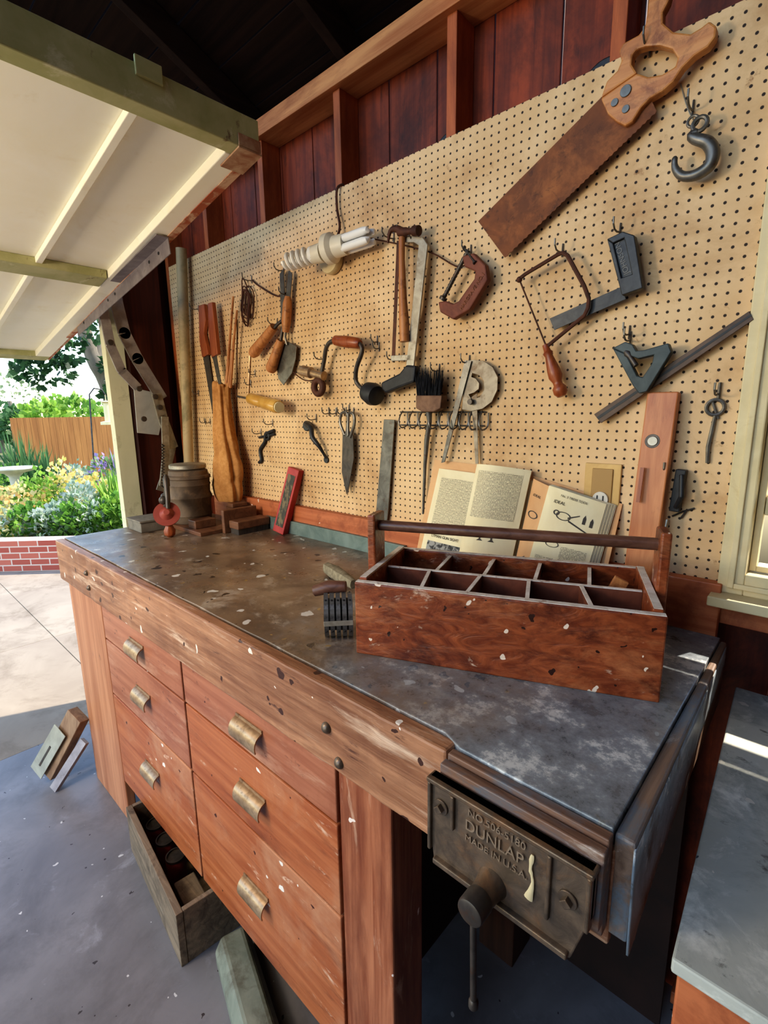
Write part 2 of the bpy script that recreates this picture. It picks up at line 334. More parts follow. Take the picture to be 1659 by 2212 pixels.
for i in range(nn):
    for j in range(5): a=i*6+j; fs.append((a,a+1,a+7,a+6))
sh=mk('end_sheet',(vs,fs),slate,smooth=True,label='worn pale blue-grey side face with ragged lower edge'); sm=sh.modifiers.new('s','SOLIDIFY'); sm.thickness=.0025; sm.offset=1
parts.append(sh)
parts.append(mk('backsplash',box(-2.45,-.165,1.306,1.338,1.15,1.305),orangeX,bevel=.003))
parts.append(mk('back_strip',box(-1.95,-1.10,1.290,1.304,1.18,1.238),M('green_grey_metal',(98,112,104),(128,140,130),rough=.5,metal=.3,sc=(12,12,12)),bevel=.001,label='green-grey metal strip'))
parts.append(mk('leg',box(-2.45,-2.05,.585,.62,.0,1.0),legp,bevel=.004,label='wide plywood leg panel'))
parts.append(mk('leg',box(-.680,-.535,.585,.68,.0,1.0),legm,bevel=.004))
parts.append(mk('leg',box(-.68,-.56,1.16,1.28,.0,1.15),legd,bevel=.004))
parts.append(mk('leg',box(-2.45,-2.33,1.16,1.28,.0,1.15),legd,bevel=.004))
dk=M('carcass_shade',(34,20,14),(48,28,20),rough=.8)  # near-black stands in for shade in drawer gaps and below the bench
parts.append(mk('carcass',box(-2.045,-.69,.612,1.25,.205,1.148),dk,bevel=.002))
parts.append(mk('shade_panel',box(-.69,-.18,1.285,1.30,.02,1.148),dk))  # added dark sheet in place of the shade under the bench
for u,v,r in ((705,1572,.0125),(733,1648,.0125),(187,1238,.011),(193,1270,.011)):
    p=PY(u,v,.567); parts.append(mk('bolt',lathe(p+V((0,.002,0)),p+V((0,-.010,0)),[(0,r),(.35,r*.95),(.7,r*.7),(1,r*.25)],16),iron,smooth=True))
dr=[]
rows=((.995,.850),(.844,.612),(.606,.205))
def pull(cx,cz,ln):
    ps=[]; k=12
    for rr in (.028,.0245):
        ps.append([V((0,.5845-rr*.95*math.sin(a),cz-.012+rr*1.15*math.cos(a))) for a in [math.radians(2+112*i/k) for i in range(k+1)]])
    loop=ps[0]+ps[1][::-1]
    loop=[V((cx-ln/2,p.y,p.z)) for p in loop]
    v,f=prism(loop,V((ln,0,0)))
    return [(v,f),box(cx-ln/2,cx+ln/2,.5815,.5848,cz+.017,cz+.028)]
hp=[(290,1403),(305,1508),(325,1672),(532,1583),(540,1727),(548,1935)]
idx=0
for ci,(x0,x1) in enumerate(((-2.045,-1.385),(-1.375,-.69))):
    for ri,(zt,zb) in enumerate(rows):
        d=mk('drawer',box(x0,x1,.585,.611,zb,zt),(drawm2 if (ri==0 or (ci==0 and ri==1)) else drawm),bevel=.003)
        u,v=hp[idx]; idx+=1; p=PY(u,v,.575)
        h=mk('drawer_pull',pull(p.x,p.z,.118),brass,smooth=True)
        parts.append(d); dr.append((h,d))
wb=T('workbench','long worn wooden workbench with six drawers and paint-stained top','workbench',parts)
for h,d in dr:
    h.parent=d; h.matrix_parent_inverse=Matrix.Translation(-d.location)
# ------------------------------------------------------------------ vise
vp=[]
jaw=[V((x,.530,z)) for x,z in ((-.404,1.157),(-.157,1.157),(-.157,1.085),(-.178,1.010),(-.395,1.010),(-.404,1.075))]
vp.append(mk('front_jaw',[prism(jaw,V((0,.016,0))),box(-.406,-.155,.524,.546,1.149,1.157),box(-.404,-.398,.524,.54,1.03,1.15),box(-.163,-.157,.524,.54,1.07,1.15),
   box(-.362,-.356,.524,.54,1.09,1.148),box(-.213,-.207,.524,.54,1.05,1.148),
   box(-.392,-.18,.522,.54,1.012,1.022)],iron,bevel=.002))
for x,z in ((-.381,1.115),(-.185,1.098)):
    vp.append(mk('mounting_bolt',[disc((x,.530,z),NY,.0125,.003),beam((x,.531,z),(x,.519,z),.011,.011,(1,0,1))],iron,bevel=.001))
hx,hz=-.292,1.042
vp.append(mk('screw_boss',lathe((hx,.535,hz),(hx,.500,hz),[(0,.026),(.2,.022),(.6,.019),(1,.018)],28),iron,smooth=True))
vp.append(mk('screw_head',[lathe((hx,.502,hz),(hx,.470,hz),[(0,.015),(.05,.0185),(.15,.0195),(.85,.0195),(.95,.0185),(1,.016)],28)],steeld,smooth=True))
vp.append(mk('handle_bar',[lathe((hx-.002,.485,hz-.015),(hx+.002,.485,.872),[(0,.0045),(1,.0045)],12),lathe((hx+.002,.485,.884),(hx+.002,.485,.868),[(0,.0045),(.2,.007),(.8,.007),(1,.004)],14)],steeld,smooth=True))
vp.append(mk('guide_rod',[lathe((-.36,.545,1.03),(-.36,.80,1.03),[(0,.009),(1,.009)],12)],steel,smooth=True))
vp.append(mk('guide_rod',[lathe((-.21,.545,1.03),(-.21,.80,1.03),[(0,.009),(1,.009)],12)],steel,smooth=True))
vp.append(text('NO.506-5180',(-.288,.529,1.136),(1,0,0),NY,.016,castl,.0016))
vp.append(text('DUNLAP',(-.291,.529,1.114),(1,0,0),NY,.025,castl,.0020,xs=.95))
vp.append(text('MADE IN U.S.A.',(-.288,.529,1.092),(1,0,0),NY,.0145,castl,.0016))
dripm=M('cream_drip',(196,178,140),(214,200,160),rough=.4)
vp.append(mk('paint_drip',[tube(smooth_path([(-.233,.5275,1.132),(-.235,.5270,1.11),(-.231,.527,1.09),(-.236,.527,1.062)]),[.002,.003,.0034,.0022,.002,.003,.0018,.002,.002,.003,.004,.0055,.0062],8,sq=.35)],dripm,smooth=True))
T('bench_vise','dark cast-iron woodworking vise bolted to the bench front','vise',vp)
# ------------------------------------------------------------------ side table
tabm=M('painted_table_top',(168,170,160),(202,202,190),sc=(4,4,4),rough=.5,patch=((128,130,122),5,.48,.66),patch2=((224,222,210),12,.54,.70),patch3=((98,94,86),26,.60,.70),spots=[((60,74,84),12,.18),((205,200,186),19,.2)],bump=.3)
a=mk('tabletop',prism([V((-.114,1.30,1.055)),V((-.074,.56,1.055)),V((.62,.56,1.055)),V((.62,1.30,1.055))],V((0,0,.02))),tabm,bevel=.003)
b=mk('apron',[prism([V((-.108,1.29,.95)),V((-.068,.568,.95)),V((.60,.568,.95)),V((.60,1.29,.95))],V((0,0,.104)))],orangeX,bevel=.003)
ls=[mk('leg',box(x,x+.07,y,y+.07,0,.95),legd,bevel=.003) for x in (-.03,.50) for y in (.60,1.2)]
T('side_table','grey painted worn side table with wooden apron','table',[a,b]+ls)
# ------------------------------------------------------------------ garage door (tilted up)
def dz(x): return 2.655+.166*x
def slab(x0,x1,y0,y1,lo,hi):
    return [V((x,y,dz(x)+h)) for x in (x0,x1) for y in (y0,y1) for h in (lo,hi)],[(0,1,3,2),(4,6,7,5),(0,4,5,1),(2,3,7,6),(0,2,6,4),(1,5,7,3)]
XN,XF,YR,YL=-1.334,-3.67,.93,-1.6
gp=[mk('panel',slab(XF+.02,XN-.05,YL+.02,YR-.02,.03,.045),whitep)]
gp.append(mk('rail',slab(XN-.045,XN,YL,YR+.01,0,.085),greenp,bevel=.003))
gp.append(mk('rail',slab(-2.43,-2.33,YL,YR-.08,-.004,.029),greenp,bevel=.003))
gp.append(mk('rail',slab(XF,XF+.09,YL,YR,0,.06),greenp,bevel=.003))
gp.append(mk('side_rail',slab(XF+.09,XN-.046,YR-.075,YR,0,.08),whitep,bevel=.003))
gp.append(mk('edge_strip',slab(XF+.02,XN-.02,YR+.001,YR+.012,.0,.06),M('peeling_red_edge',(168,92,62),(206,170,140),sc=(14,14,14),rough=.7,lo=.45,hi=.55),bevel=.001))
gp.append(mk('edge_strip',slab(XF+.5,XN-.10,YR-.018,YR+.010,-.003,-.0005),MC['peeling_red_edge']))
gp.append(mk('corner_iron',[slab(XN-.10,XN+.003,YR-.06,YR+.014,-.006,-.001),slab(XN+.001,XN+.004,YR-.06,YR+.012,.0,.03)],M('rust_flake',(150,96,66),(190,160,130),sc=(20,20,20),rough=.7),bevel=.001))
gp.append(mk('rail_cleat',[slab(XN+.001,XN+.008,.60,.665,.055,.097)],greenp,bevel=.002))
for yy in (.60,-.05,-.7):
    gp.append(mk('batten',[slab(-2.33,XN-.045,yy,yy+.022,.008,.0295)],whitep,bevel=.002))
    gp.append(mk('batten',[slab(XF+.09,-2.43,yy,yy+.022,.008,.0295)],whitep,bevel=.002))
T('door_1','white and green tilt-up garage door raised overhead','garage door',gp,kind='structure')
hd=[]
a=PY(366,530,.915); b=PY(168,712,.915)
hd.append(mk('steel_angle',[beam(a,b,.004,.058,(0,0,1)) , beam(a+V((0,-.022,.027)),b+V((0,-.022,.027)),.045,.004,(0,0,1))],mag,bevel=.001))
for t in (.08,.16,.5,.58,.9): hd.append(mk('rivet_hole',disc(a+(b-a)*t+V((0,-.002,.004)),NY,.006,.002,12),blackp))
def bx(pts,w,d=.010,x=-2.78,mat=mag,name='arm'):
    g=[]
    for (p,q) in zip(pts[:-1],pts[1:]): g.append(beam(PX(p[0],p[1],x),PX(q[0],q[1],x),w,d,(1,0,0)))
    for p in pts[1:-1]: g.append(disc(PX(p[0],p[1],x-.005),(1,0,0),w*.5,.010,16))
    return mk(name,g,mat,bevel=.001)
armm=M('grey_arm_steel',(140,134,134),(172,166,162),sc=(15,15,15),rough=.4,metal=.25,patch=((100,84,74),20,.6,.75))
hd.append(bx([(222,665),(238,745),(262,800),(298,838)],.045,x=-2.705,mat=armm))
hd.append(bx([(246,632),(268,720),(296,775),(350,862)],.062,x=-2.74,mat=armm))
hd.append(bx([(338,850),(352,905),(375,968)],.052,x=-2.70,mat=silver))
hd.append(bx([(372,965),(362,1010),(345,1060)],.040,x=-2.72,mat=silver))
hd.append(bx([(356,900),(358,985),(352,1050)],.038,x=-2.68,mat=silver))
hd.append(mk('lift_spring',tube([PX(352+ (3 if i%2 else -3),960+i*3.2,-2.66) for i in range(30)],.005,6),steeld,smooth=True))
hd.append(mk('bracket_plate',[prism([PX(u,v,-2.785) for u,v in ((288,838),(342,850),(350,905),(342,940),(296,935))],V((.006,0,0)))],M('galvanised_plate',(190,190,184),(212,212,206),sc=(10,10,10),rough=.45,metal=.25),bevel=.001))
for u,v in ((335,857),(345,880),(300,840),(352,1040),(252,640),(238,740),(310,905)): hd.append(mk('pivot_bolt',disc(PX(u,v,-2.69),(1,0,0),.014,.012,12),steeld))
T('door_hinge_hardware','grey steel tilt-up door arms and bracket on the jamb','door hardware',hd)
top(mk('pole',lathe((-2.79,1.265,0),(-2.55,1.295,2.52),[(0,.026),(1,.026)],18),M('pole_paint',(166,144,108),(190,168,128),sc=(5,5,2),rough=.6,patch=((132,122,90),5,.5,.65)),smooth=True),'tall tan round wooden pole leaning in the corner','pole')
# ------------------------------------------------------------------ tote box
O=V((-.738,.70,1.18)); ex=V((.926,.378,0)); ey=V((-.378,.926,0))
TM=Matrix(((ex.x,ey.x,0,O.x),(ex.y,ey.y,0,O.y),(0,0,1,O.z),(0,0,0,1)))
def tb(*a): return box(*a,mt=TM)
TW,TD,TH=.595,.30,.165
tw=M('tote_redwood',(106,48,26),(156,84,48),sc=(3,34,34),rough=.28,dist=1.8,patch=((74,32,20),14,.50,.66,(.3,1,1)),spots=[((222,202,182),20,.16),((50,24,16),26,.18)],bump=.7,patch2=((202,174,150),24,.62,.70,(.3,1,1)),patch3=((178,112,72),9,.54,.70,(.3,1,1)))
twi=M('tote_inner_wood',(92,48,32),(128,74,50),sc=(14,14,14),rough=.6)
twe=M('worn_pale_edge',(196,184,172),(230,224,216),sc=(30,30,30),rough=.6,patch=((120,78,58),24,.60,.68))
tp=[mk('side_panel',tb(0,TW,0,.018,0,TH),tw,bevel=.003),mk('side_panel',tb(0,TW,TD-.018,TD,0,TH),tw,bevel=.003),
 mk('end_panel',tb(0.004,.022,.0185,TD-.0185,0,TH+.006),tw,bevel=.002),mk('end_panel',tb(TW-.022,TW-.004,.0185,TD-.0185,0,TH+.006),tw,bevel=.002),
 mk('bottom',tb(.0225,TW-.0225,.0185,TD-.0185,.004,.016),twi)]
for gg in (tb(0.002,TW-.002,.002,.016,TH,TH+.0012),tb(0.002,TW-.002,TD-.016,TD-.002,TH,TH+.0012),tb(.006,.020,.02,TD-.02,TH+.006,TH+.0072),tb(TW-.020,TW-.006,.02,TD-.02,TH+.006,TH+.0072)): tp.append(mk('rim',gg,twe))
dh=TH-.008
tp.append(mk('divider',[tb(.0225,TW-.0225,TD/2-.004,TD/2+.004,.016,dh)],twi))
tp.append(mk('divider_edge',[tb(.0235,TW-.0235,TD/2-.0045,TD/2+.0045,dh,dh+.002)],twe))
for k in range(1,5):
    x=.022+(TW-.044)*k/5; sk=(.010,-.006,.004,.012)[k-1]
    for (ya,yb,xa,xb) in ((.0185,TD/2-.005,x+sk-.004,x-sk*.5-.004),(TD/2+.005,TD-.0185,x+.006,x+.010)):
        q=[TM@V(p) for p in ((xa,ya,.016),(xa+.008,ya,.016),(xb+.008,yb,.016),(xb,yb,.016))]
        tp.append(mk('divider',prism(q,V((0,0,dh-.016))),twi))
        q=[p+V((0,0,dh-.016)) for p in q]
        tp.append(mk('divider_edge',prism(q,V((0,0,.002))),twe))
for xa,xb in ((-.016,.0035),(TW-.0035,TW+.016)):
    tp.append(mk('handle_upright',[tb(xa,xb,TD/2-.034,TD/2+.034,.0,.288)],tw,bevel=.004))
xr0=TM@V((-.012,TD/2,.258)); xr1=TM@V((TW+.012,TD/2,.258))
tp.append(mk('handle_rod',lathe(xr0,xr1,[(0,.0125),(1,.0125)],18),wood('dark_dowel',(78,50,40),(116,82,66),'X',50,rough=.3),smooth=True))
T('tool_tote','red-stained wooden carrying tote with ten open compartments','tool tote',tp)
top(mk('wood_scrap',beam(TM@V((TW-.12,TD-.10,.02)),TM@V((TW-.055,TD-.09,.16)),.03,.012,ey),handw,bevel=.001),'small wooden scrap standing inside the tote','wood scrap')
# ------------------------------------------------------------------ strap tool and wrapped-handle tool beside the tote
c=PZ(733,1388,1.182); sdv=V((cR.x,cR.y,0)).normalized(); outv=V((-c.x,-c.y,0)).normalized()
strips=[]; H0=.052
stm=M('worn_strip_steel',(86,84,84),(122,120,116),sc=(30,30,30),rough=.3,metal=.4,patch=((50,46,44),30,.5,.65))
for k in range(5):
    ctr=c+sdv*(-.028+.014*k)-outv*.045
    pts=[]; A=[math.radians(-88+215*i/18) for i in range(19)]
    for a in A: pts.append(ctr+outv*(.046*math.cos(a))+V((0,0,H0+.052*math.sin(a))))
    vs=[];fs=[]
    for i,p in enumerate(pts):
        nrm=(outv*math.cos(A[i])+V((0,0,math.sin(A[i]))))*.0018
        for s in (-1,1):
            for q in (-1,1): vs.append(p+sdv*(.0050*s)+nrm*q)
    for i in range(18):
        o=i*4; fs+=[(o,o+1,o+5,o+4),(o+2,o+6,o+7,o+3),(o+1,o+3,o+7,o+5),(o,o+4,o+6,o+2)]
    fs+=[(0,2,3,1),(72,73,75,74)]
    strips.append(mk('curved_strip',(vs,fs),stm))
    for i in (5,12,15): strips.append(mk('rivet',disc(pts[i]+(pts[i]-ctr-V((0,0,H0))).normalized()*.0012,(pts[i]-ctr-V((0,0,H0))),.0024,.0015,10),blackp))
drum=mk('inner_drum',lathe(c+sdv*-.030-outv*.045+V((0,0,H0)),c+sdv*.032-outv*.045+V((0,0,H0)),[(0,.038),(1,.038)],24),blackp,smooth=True)
band=mk('cross_band',beam(c-sdv*.034+outv*.003+V((0,0,.047)),c+sdv*.034+outv*.003+V((0,0,.050)),.012,.003,outv),silver,bevel=.001)
hdl=mk('handle',tube([c-outv*.05+sdv*.02+V((0,0,.118)),c-outv*.055-sdv*.02+V((0,0,.116)),c-outv*.06-sdv*.055+V((0,0,.104))],[.013,.016,.013],14),wood('dark_handle',(84,52,42),(116,80,64),'X',50,rough=.4),smooth=True)
T('curved_strip_tool','dark curved steel strip tool with wooden handle lying beside the tote','hand tool',strips+[drum,band,hdl])
q=PZ(722,1262,1.18)
top(mk('wrapped_handle',tube([q+V((-.09,.05,.022)),q+V((-.03,.03,.024)),q+V((.05,.01,.022)),q+V((.09,.0,.02))],[.018,.02,.017,.014],14,wob=.3),M('frayed_cord',(110,100,80),(150,138,112),sc=(60,60,60),rough=.9,bump=.6),smooth=True),'cord-wrapped tool handle lying beside the tote','tool handle')
# ------------------------------------------------------------------ wall tools
def hook(u,v,ln=.05,up=.022):
    p=PY(u,v,1.34); 
    g=[tube([p,p+V((0,-ln*.5,-.004)),p+V((0,-ln*.8,-.002)),p+V((0,-ln,.008)),p+V((0,-ln,up))],.0022,6),tube([p+V((0,-.002,.02)),p+V((0,-.004,.0)),p+V((0,-.004,-.012))],.0022,6)]
    o=mk('peg_hook',g,steel,smooth=True); top(o,'small grey steel peg hook in the pegboard','hook',group='steel peg hooks on the pegboard')
def circ(u,v,r,y,seg=18,ru=None):
    c=PY(u,v,y); return [c+V((math.cos(2*math.pi*i/seg)*r,0,math.sin(2*math.pi*i/seg)*r)) for i in range(seg)]
blade=[(1033,478),(1090,556)]
x0,y0,x1,y1=1090,556,1418,240
nt_=64
for i in range(1,nt_):
    t=i/nt_; ux=x0+(x1-x0)*t; uy=y0+(y1-y0)*t; blade.append((ux+ (1.6 if i%2 else 0),uy+(1.6 if i%2 else 0)))
blade+=[(1418,240),(1400,200),(1320,190),(1297,212)]
ho=[(1297,212),(1310,175),(1333,152),(1342,130),(1336,110),(1345,93),(1380,74),(1393,55),(1398,20),(1402,-15),(1418,-45),(1445,-50),(1452,-30),(1445,0),(1432,25),(1432,48),(1455,68),(1492,72),(1515,58),(1532,44),(1548,56),(1546,78),(1530,100),(1500,120),(1474,146),(1455,175),(1432,196),(1404,212),(1385,232),(1366,262),(1350,272),(1330,262),(1312,246)]
hi_=[(1366,118),(1376,106),(1395,100),(1425,98),(1452,106),(1463,124),(1458,143),(1430,160),(1400,165),(1376,157),(1364,138)]
sp=[mk('blade',flat(blade,1.312,.0015),rust),mk('handle',flat_hole(ho,hi_,1.299,.024),sawh,bevel=.004)]
for u,v,r in ((1352,197,.012),(1328,222,.008),(1352,236,.008)):
    sp.append(mk('brass_screw',disc(PY(u,v,1.299),NY,r,.003,16),steel,smooth=True))
T('hand_saw','rusty hand saw with worn wooden handle hanging on the pegboard','hand saw',sp); hook(1405,112,.055)
pth=smooth_path([PY(u,v,1.305) for u,v in ((1507,285),(1493,292),(1503,300),(1528,308),(1540,330),(1532,358),(1503,378),(1474,380),(1458,362),(1458,338))],4)
n_=len(pth); rad=[.006+.007*math.sin(math.pi*min(1,i/(n_-1)*1.08)) for i in range(n_)]; rad[-1]=.003
g=[tube(pth,rad,12),tube(circ(1512,268,.013,1.305),.0045,8,closed=True),tube(circ(1497,262,.010,1.308),.003,8,closed=True)]
top(mk('iron_hook',g,steel,smooth=True),'heavy grey forged iron lifting hook hanging by its eye','hook'); hook(1497,240)
top(mk('wire_loop',tube(smooth_path([PY(u,v,1.3385) for u,v in ((1470,180),(1478,210),(1488,240),(1497,258))]),.0015,6),silver),'thin pale wire hanging above the iron hook','wire')
# lamp holder with two fluorescent bulbs
lp=[]
lp.append(mk('ceiling_box',disc(PY(722,562,1.338),NY,.052,.03,24),M('old_cream_box',(200,180,136),(214,196,154),rough=.5),smooth=True))
lp.append(mk('socket_body',[lathe(PY(676,551,1.242),PY(698,545,1.252),[(0,.030),(1,.033)],20),lathe(PY(698,545,1.252),PY(708,542,1.26),[(0,.018),(1,.018)],16),lathe(PY(703,540,1.258),PY(748,527,1.275),[(0,.040),(.1,.050),(.35,.050),(.5,.036),(1,.034)],24),lathe(PY(722,545,1.315),PY(722,548,1.275),[(0,.022),(1,.022)],14)],M('cream_plastic',(222,214,194),rough=.4,bump=0),smooth=True))
a=PY(616,568,1.20); b=PY(678,550,1.242); ax=(b-a); e,f=perp(ax.normalized()); hel=[]
for i in range(91):
    t=i/90; an=t*2*math.pi*4.5; r=.026*(.7+.3*min(1,t*5)); hel.append(a+ax*t*.85+(e*math.cos(an)+f*math.sin(an))*r)
lp.append(mk('spiral_bulb',[tube(hel,.0072,8),lathe(a+ax*.85,b,[(0,.022),(.3,.028),(1,.030)],18)],white,smooth=True))
a=PY(744,529,1.275); b=PY(802,509,1.275); ax=(b-a).normalized(); L_=(b-a).length; e,f=perp(ax); g=[]
for k in range(4):
    an=math.pi/4+k*math.pi/2; o=(e*math.cos(an)+f*math.sin(an))*.021; g.append(tube([a+o,a+o+ax*(L_*.85),a+o+ax*(L_*.96),a+o*.6+ax*L_],[.0135,.0135,.011,.005],12))
lp.append(mk('tube_bulb',g,white,smooth=True))
lp.append(mk('power_cord',tube(smooth_path([PY(u,v,y) for u,v,y in ((742,398,1.345),(728,408,1.325),(728,450,1.325),(734,490,1.32),(726,520,1.30),(724,545,1.29))]),.0045,8),rustd,smooth=True))
T('lamp_fixture','cream lamp socket with two white fluorescent bulbs and brown cord','lamp',lp)
# hammer
hm=[mk('handle',tube([PY(868,512,1.29),PY(868,560,1.29),PY(870,640,1.29),PY(873,700,1.29),PY(874,738,1.29)],[.010,.010,.013,.017,.016],12),handw,smooth=True),
 mk('hammer_head',[lathe(PY(862,502,1.29),PY(905,498,1.285),[(0,.012),(.35,.013),(.5,.009),(.7,.010),(.75,.015),(1,.015)],16),tube(smooth_path([PY(868,500,1.29),PY(855,494,1.285),PY(843,500,1.28),PY(838,525,1.275)]),[.013,.012,.012,.011,.011,.010,.009,.008,.007,.006,.005,.004,.003],10)],rustd,smooth=True)]
T('claw_hammer','rusty claw hammer with wooden handle hanging on the pegboard','hammer',hm); hook(852,516,.06); hook(884,512,.06)
hs=[mk('frame',[flat([(893,510),(912,512),(923,528),(893,792),(877,790),(904,530),(893,523),(864,524),(864,513)],1.30,.008),flat([(843,768),(888,766),(886,778),(845,780)],1.30,.008)],silver,bevel=.0015),
 mk('saw_blade',flat([(857,520),(864,520),(853,774),(846,774)],1.303,.0012),rustd),
 mk('grip',flat([(822,826),(862,806),(876,788),(897,790),(893,826),(860,838),(832,850),(824,842)],1.285,.03),blackp,bevel=.007)]
T('hacksaw','silver-framed hacksaw with black grip hanging on the pegboard','hacksaw',hs); hook(905,520)
# C clamp
cc=[mk('clamp_frame',[flat([(998,553),(1022,546),(1048,572),(1053,604),(1014,668),(978,690),(950,674),(946,652),(962,650),(978,656),(990,650),(1024,602),(1026,586),(1002,576)],1.292,.022)],M('rusty_red_iron',(98,52,38),(128,74,54),sc=(20,20,20),rough=.6,metal=.2,bump=.3),bevel=.004),
 mk('screw',[lathe(PY(1012,540,1.302),PY(956,648,1.302),[(0,.006)]+[(i/30,.007 if i%2 else .0055) for i in range(1,28)]+[(.93,.005),(.94,.012),(1,.012)],12)],steeld,smooth=True),
 mk('screw_bar',[lathe(PY(1002,534,1.297),PY(1026,568,1.289),[(0,.006),(.06,.006),(.1,.003),(.9,.003),(.94,.006),(1,.006)],8)],steeld,smooth=True)]
a=PY(1000,650,1.2915);b=PY(1038,590,1.2915)
cc.append(text('HARGRAVE NO.1',(PY(1020,630,1.2915)),b-a,NY,.015,rust,.0012))
T('c_clamp','rusty red cast-iron C-clamp with screw on the pegboard','clamp',cc); hook(1018,545)
top(mk('hanging_wire',tube(smooth_path([PY(u,v,1.325) for u,v in ((783,500),(800,514),(850,525),(930,545),(985,575),(1010,570))]),.0025,6),rustd,smooth=True),'thin dark wire strung between lamp and clamp','wire')
# coping saw
cp=[mk('frame',tube([PY(u,v,1.30) for u,v in ((1120,604),(1135,592),(1205,550),(1216,546),(1226,552),(1262,618),(1272,645),(1270,665),(1262,682),(1182,748))],.0052,8),rustd,smooth=True),
 mk('saw_blade',tube([PY(1122,604,1.30),PY(1180,748,1.30)],[.0022,.0022],6),rustd),
 mk('knob',[ball(PY(1122,604,1.30),.008)],rustd,smooth=True),
 mk('handle',lathe(PY(1178,745,1.30),PY(1214,856,1.30),[(0,.008),(.12,.009),(.16,.013),(.22,.010),(.5,.017),(.62,.018),(.72,.012),(.78,.012),(.84,.018),(.93,.018),(1,.010)],18),redh,smooth=True)]
T('coping_saw','rusty coping saw with turned wooden handle on the pegboard','coping saw',cp); hook(1216,545)
ts=[mk('blade',flat([(1187,688),(1345,618),(1352,646),(1197,713)],1.312,.003),blacks,bevel=.0005),
 mk('stock',[flat_hole([(1311,516),(1345,500),(1370,508),(1388,622),(1343,638)],[(1324,525),(1348,514),(1365,592),(1342,600)],1.295,.022),flat([(1320,520),(1352,508),(1370,600),(1338,608)],1.302,.012)],blacks,bevel=.002)]
a=PY(1334,530,1.301);b=PY(1353,590,1.301)
ts.append(text('JOHNSON',PY(1344,558,1.3015),a-b,NY,.017,M('worn_letter',(104,102,98),rough=.5,metal=.3),.0008))
T('try_square','black steel try square with raised lettering on the pegboard','square',ts); hook(1340,502)
cs=[mk('rule',[flat([(1283,895),(1618,672),(1628,690),(1298,914)],1.316,.005)],M('brown_black_rule',(70,54,44),(94,74,60),sc=(16,16,16),rough=.5,metal=.2),bevel=.0008),mk('rule_groove',[flat([(1289,901),(1622,678),(1624,682),(1292,906)],1.3154,.0006)],blackp),
 mk('square_head',[flat_hole([(1323,752),(1350,738),(1366,744),(1374,758),(1392,756),(1443,741),(1450,760),(1397,846),(1380,850),(1366,832)],[(1352,765),(1378,775),(1412,767),(1408,785),(1388,815),(1376,812)],1.291,.022)],M('slate_iron',(48,56,58),(72,80,80),sc=(20,20,20),rough=.5,metal=.3),bevel=.002),
 mk('lock_nut',[lathe(PY(1350,755,1.30),PY(1374,790,1.29),[(0,.007),(.3,.010),(.5,.006),(1,.006)],12)],steeld,smooth=True)]
T('combination_square','dark combination square with long brown grooved rule','combination square',cs); hook(1360,722); hook(1362,735)
eb=[tube(circ(1545,880,.017,1.334),.004,8,closed=True),tube([PY(1556,826,1.336),PY(1552,862,1.336)],.003,8),tube([PY(1545,898,1.334),PY(1530,965,1.334),PY(1528,1000,1.334)],[.004,.005,.004],8),tube([PY(1537,862,1.336),PY(1552,905,1.336)],.003,8)]
top(mk('eye_bolt',eb,steel,smooth=True),'grey steel eye bolt turnbuckle hanging by a hook','eye bolt'); hook(1552,850)
goldp=M('gold_tan_plate',(186,150,92),(206,172,112),sc=(10,10,10),rough=.4,metal=.1)
op=[mk('cover_plate',box(-.500,-.408,1.333,1.340,1.433,1.563),goldp,bevel=.002),mk('receptacle',[disc((-.453,1.330,1.470),NY,.020,.006,24)],M('grey_white',(206,200,186),rough=.4,bump=0),smooth=True),
 mk('receptacle_surround',[box(-.480,-.427,1.329,1.334,1.445,1.550)],M('tan_plate',(166,130,76),rough=.5),bevel=.002),
 mk('plug_slot',[box(-.462,-.459,1.3225,1.3235,1.465,1.480)],blackp),mk('plug_slot',[box(-.447,-.444,1.3225,1.3235,1.465,1.480)],blackp)]
T('wall_outlet','gold-tan metal outlet plate with a round receptacle','wall outlet',op)
a0=V((-.334,1.270,1.181));a1=V((-.324,1.322,1.738))
nrm=V((0,-1,.09))
lv=[mk('level_body',beam(a0,a1,.066,.026,nrm),wood('level_wood',(176,104,60),(202,134,84),'Z',40,rough=.38,patch=((134,74,42),14,.55,.75,(1,1,.3))),bevel=.003),
 mk('vial_window',[disc(PY(1410,953,1.302),V((0,-1,.1)),.017,.004,20)],steeld,smooth=True),mk('vial',[disc(PY(1410,953,1.298),V((0,-1,.1)),.011,.003,20)],silver,smooth=True),
 mk('slot',[beam(PY(1378,1085,1.272),PY(1388,1010,1.281),.008,.004,nrm)],redh),
 mk('edge_strip',[beam(a0+V((.034,-.0,.02)),a1+V((.034,0,-.3)),.003,.024,nrm)],silver)]
T('spirit_level','orange wooden spirit level standing against the pegboard','level',lv)
top(mk('black_clip',[beam((-.278,1.325,1.46),(-.272,1.325,1.56),.022,.02),tube([(-.275,1.315,1.47),(-.262,1.30,1.50),(-.268,1.31,1.55)],.006,8)],blackp,bevel=.002),'small black clip hanging beside the level','clip'); hook(1445,1015)
top(mk('small_latch',[tube([PY(u,v,1.337) for u,v in ((1452,1115),(1475,1105),(1500,1098))],.0025,6),tube([PY(u,v,1.335) for u,v in ((1470,1120),(1485,1100))],.0025,6)],steeld),'small dark wire latch on the pegboard','latch')
pr=[(1006,780),(1022,777),(1045,780),(1064,793),(1075,815),(1074,842),(1062,868),(1042,883),(1018,888),(998,884)]
inner=[(1020,806),(1034,810),(1045,822),(1046,842),(1036,858),(1018,862),(1012,852),(1024,848),(1034,840),(1035,828),(1028,818),(1018,814)]
agedm=M('aged_metal',(152,142,124),(120,110,96),sc=(20,20,20),rough=.5,metal=.45,patch=((98,78,58),18,.52,.72))
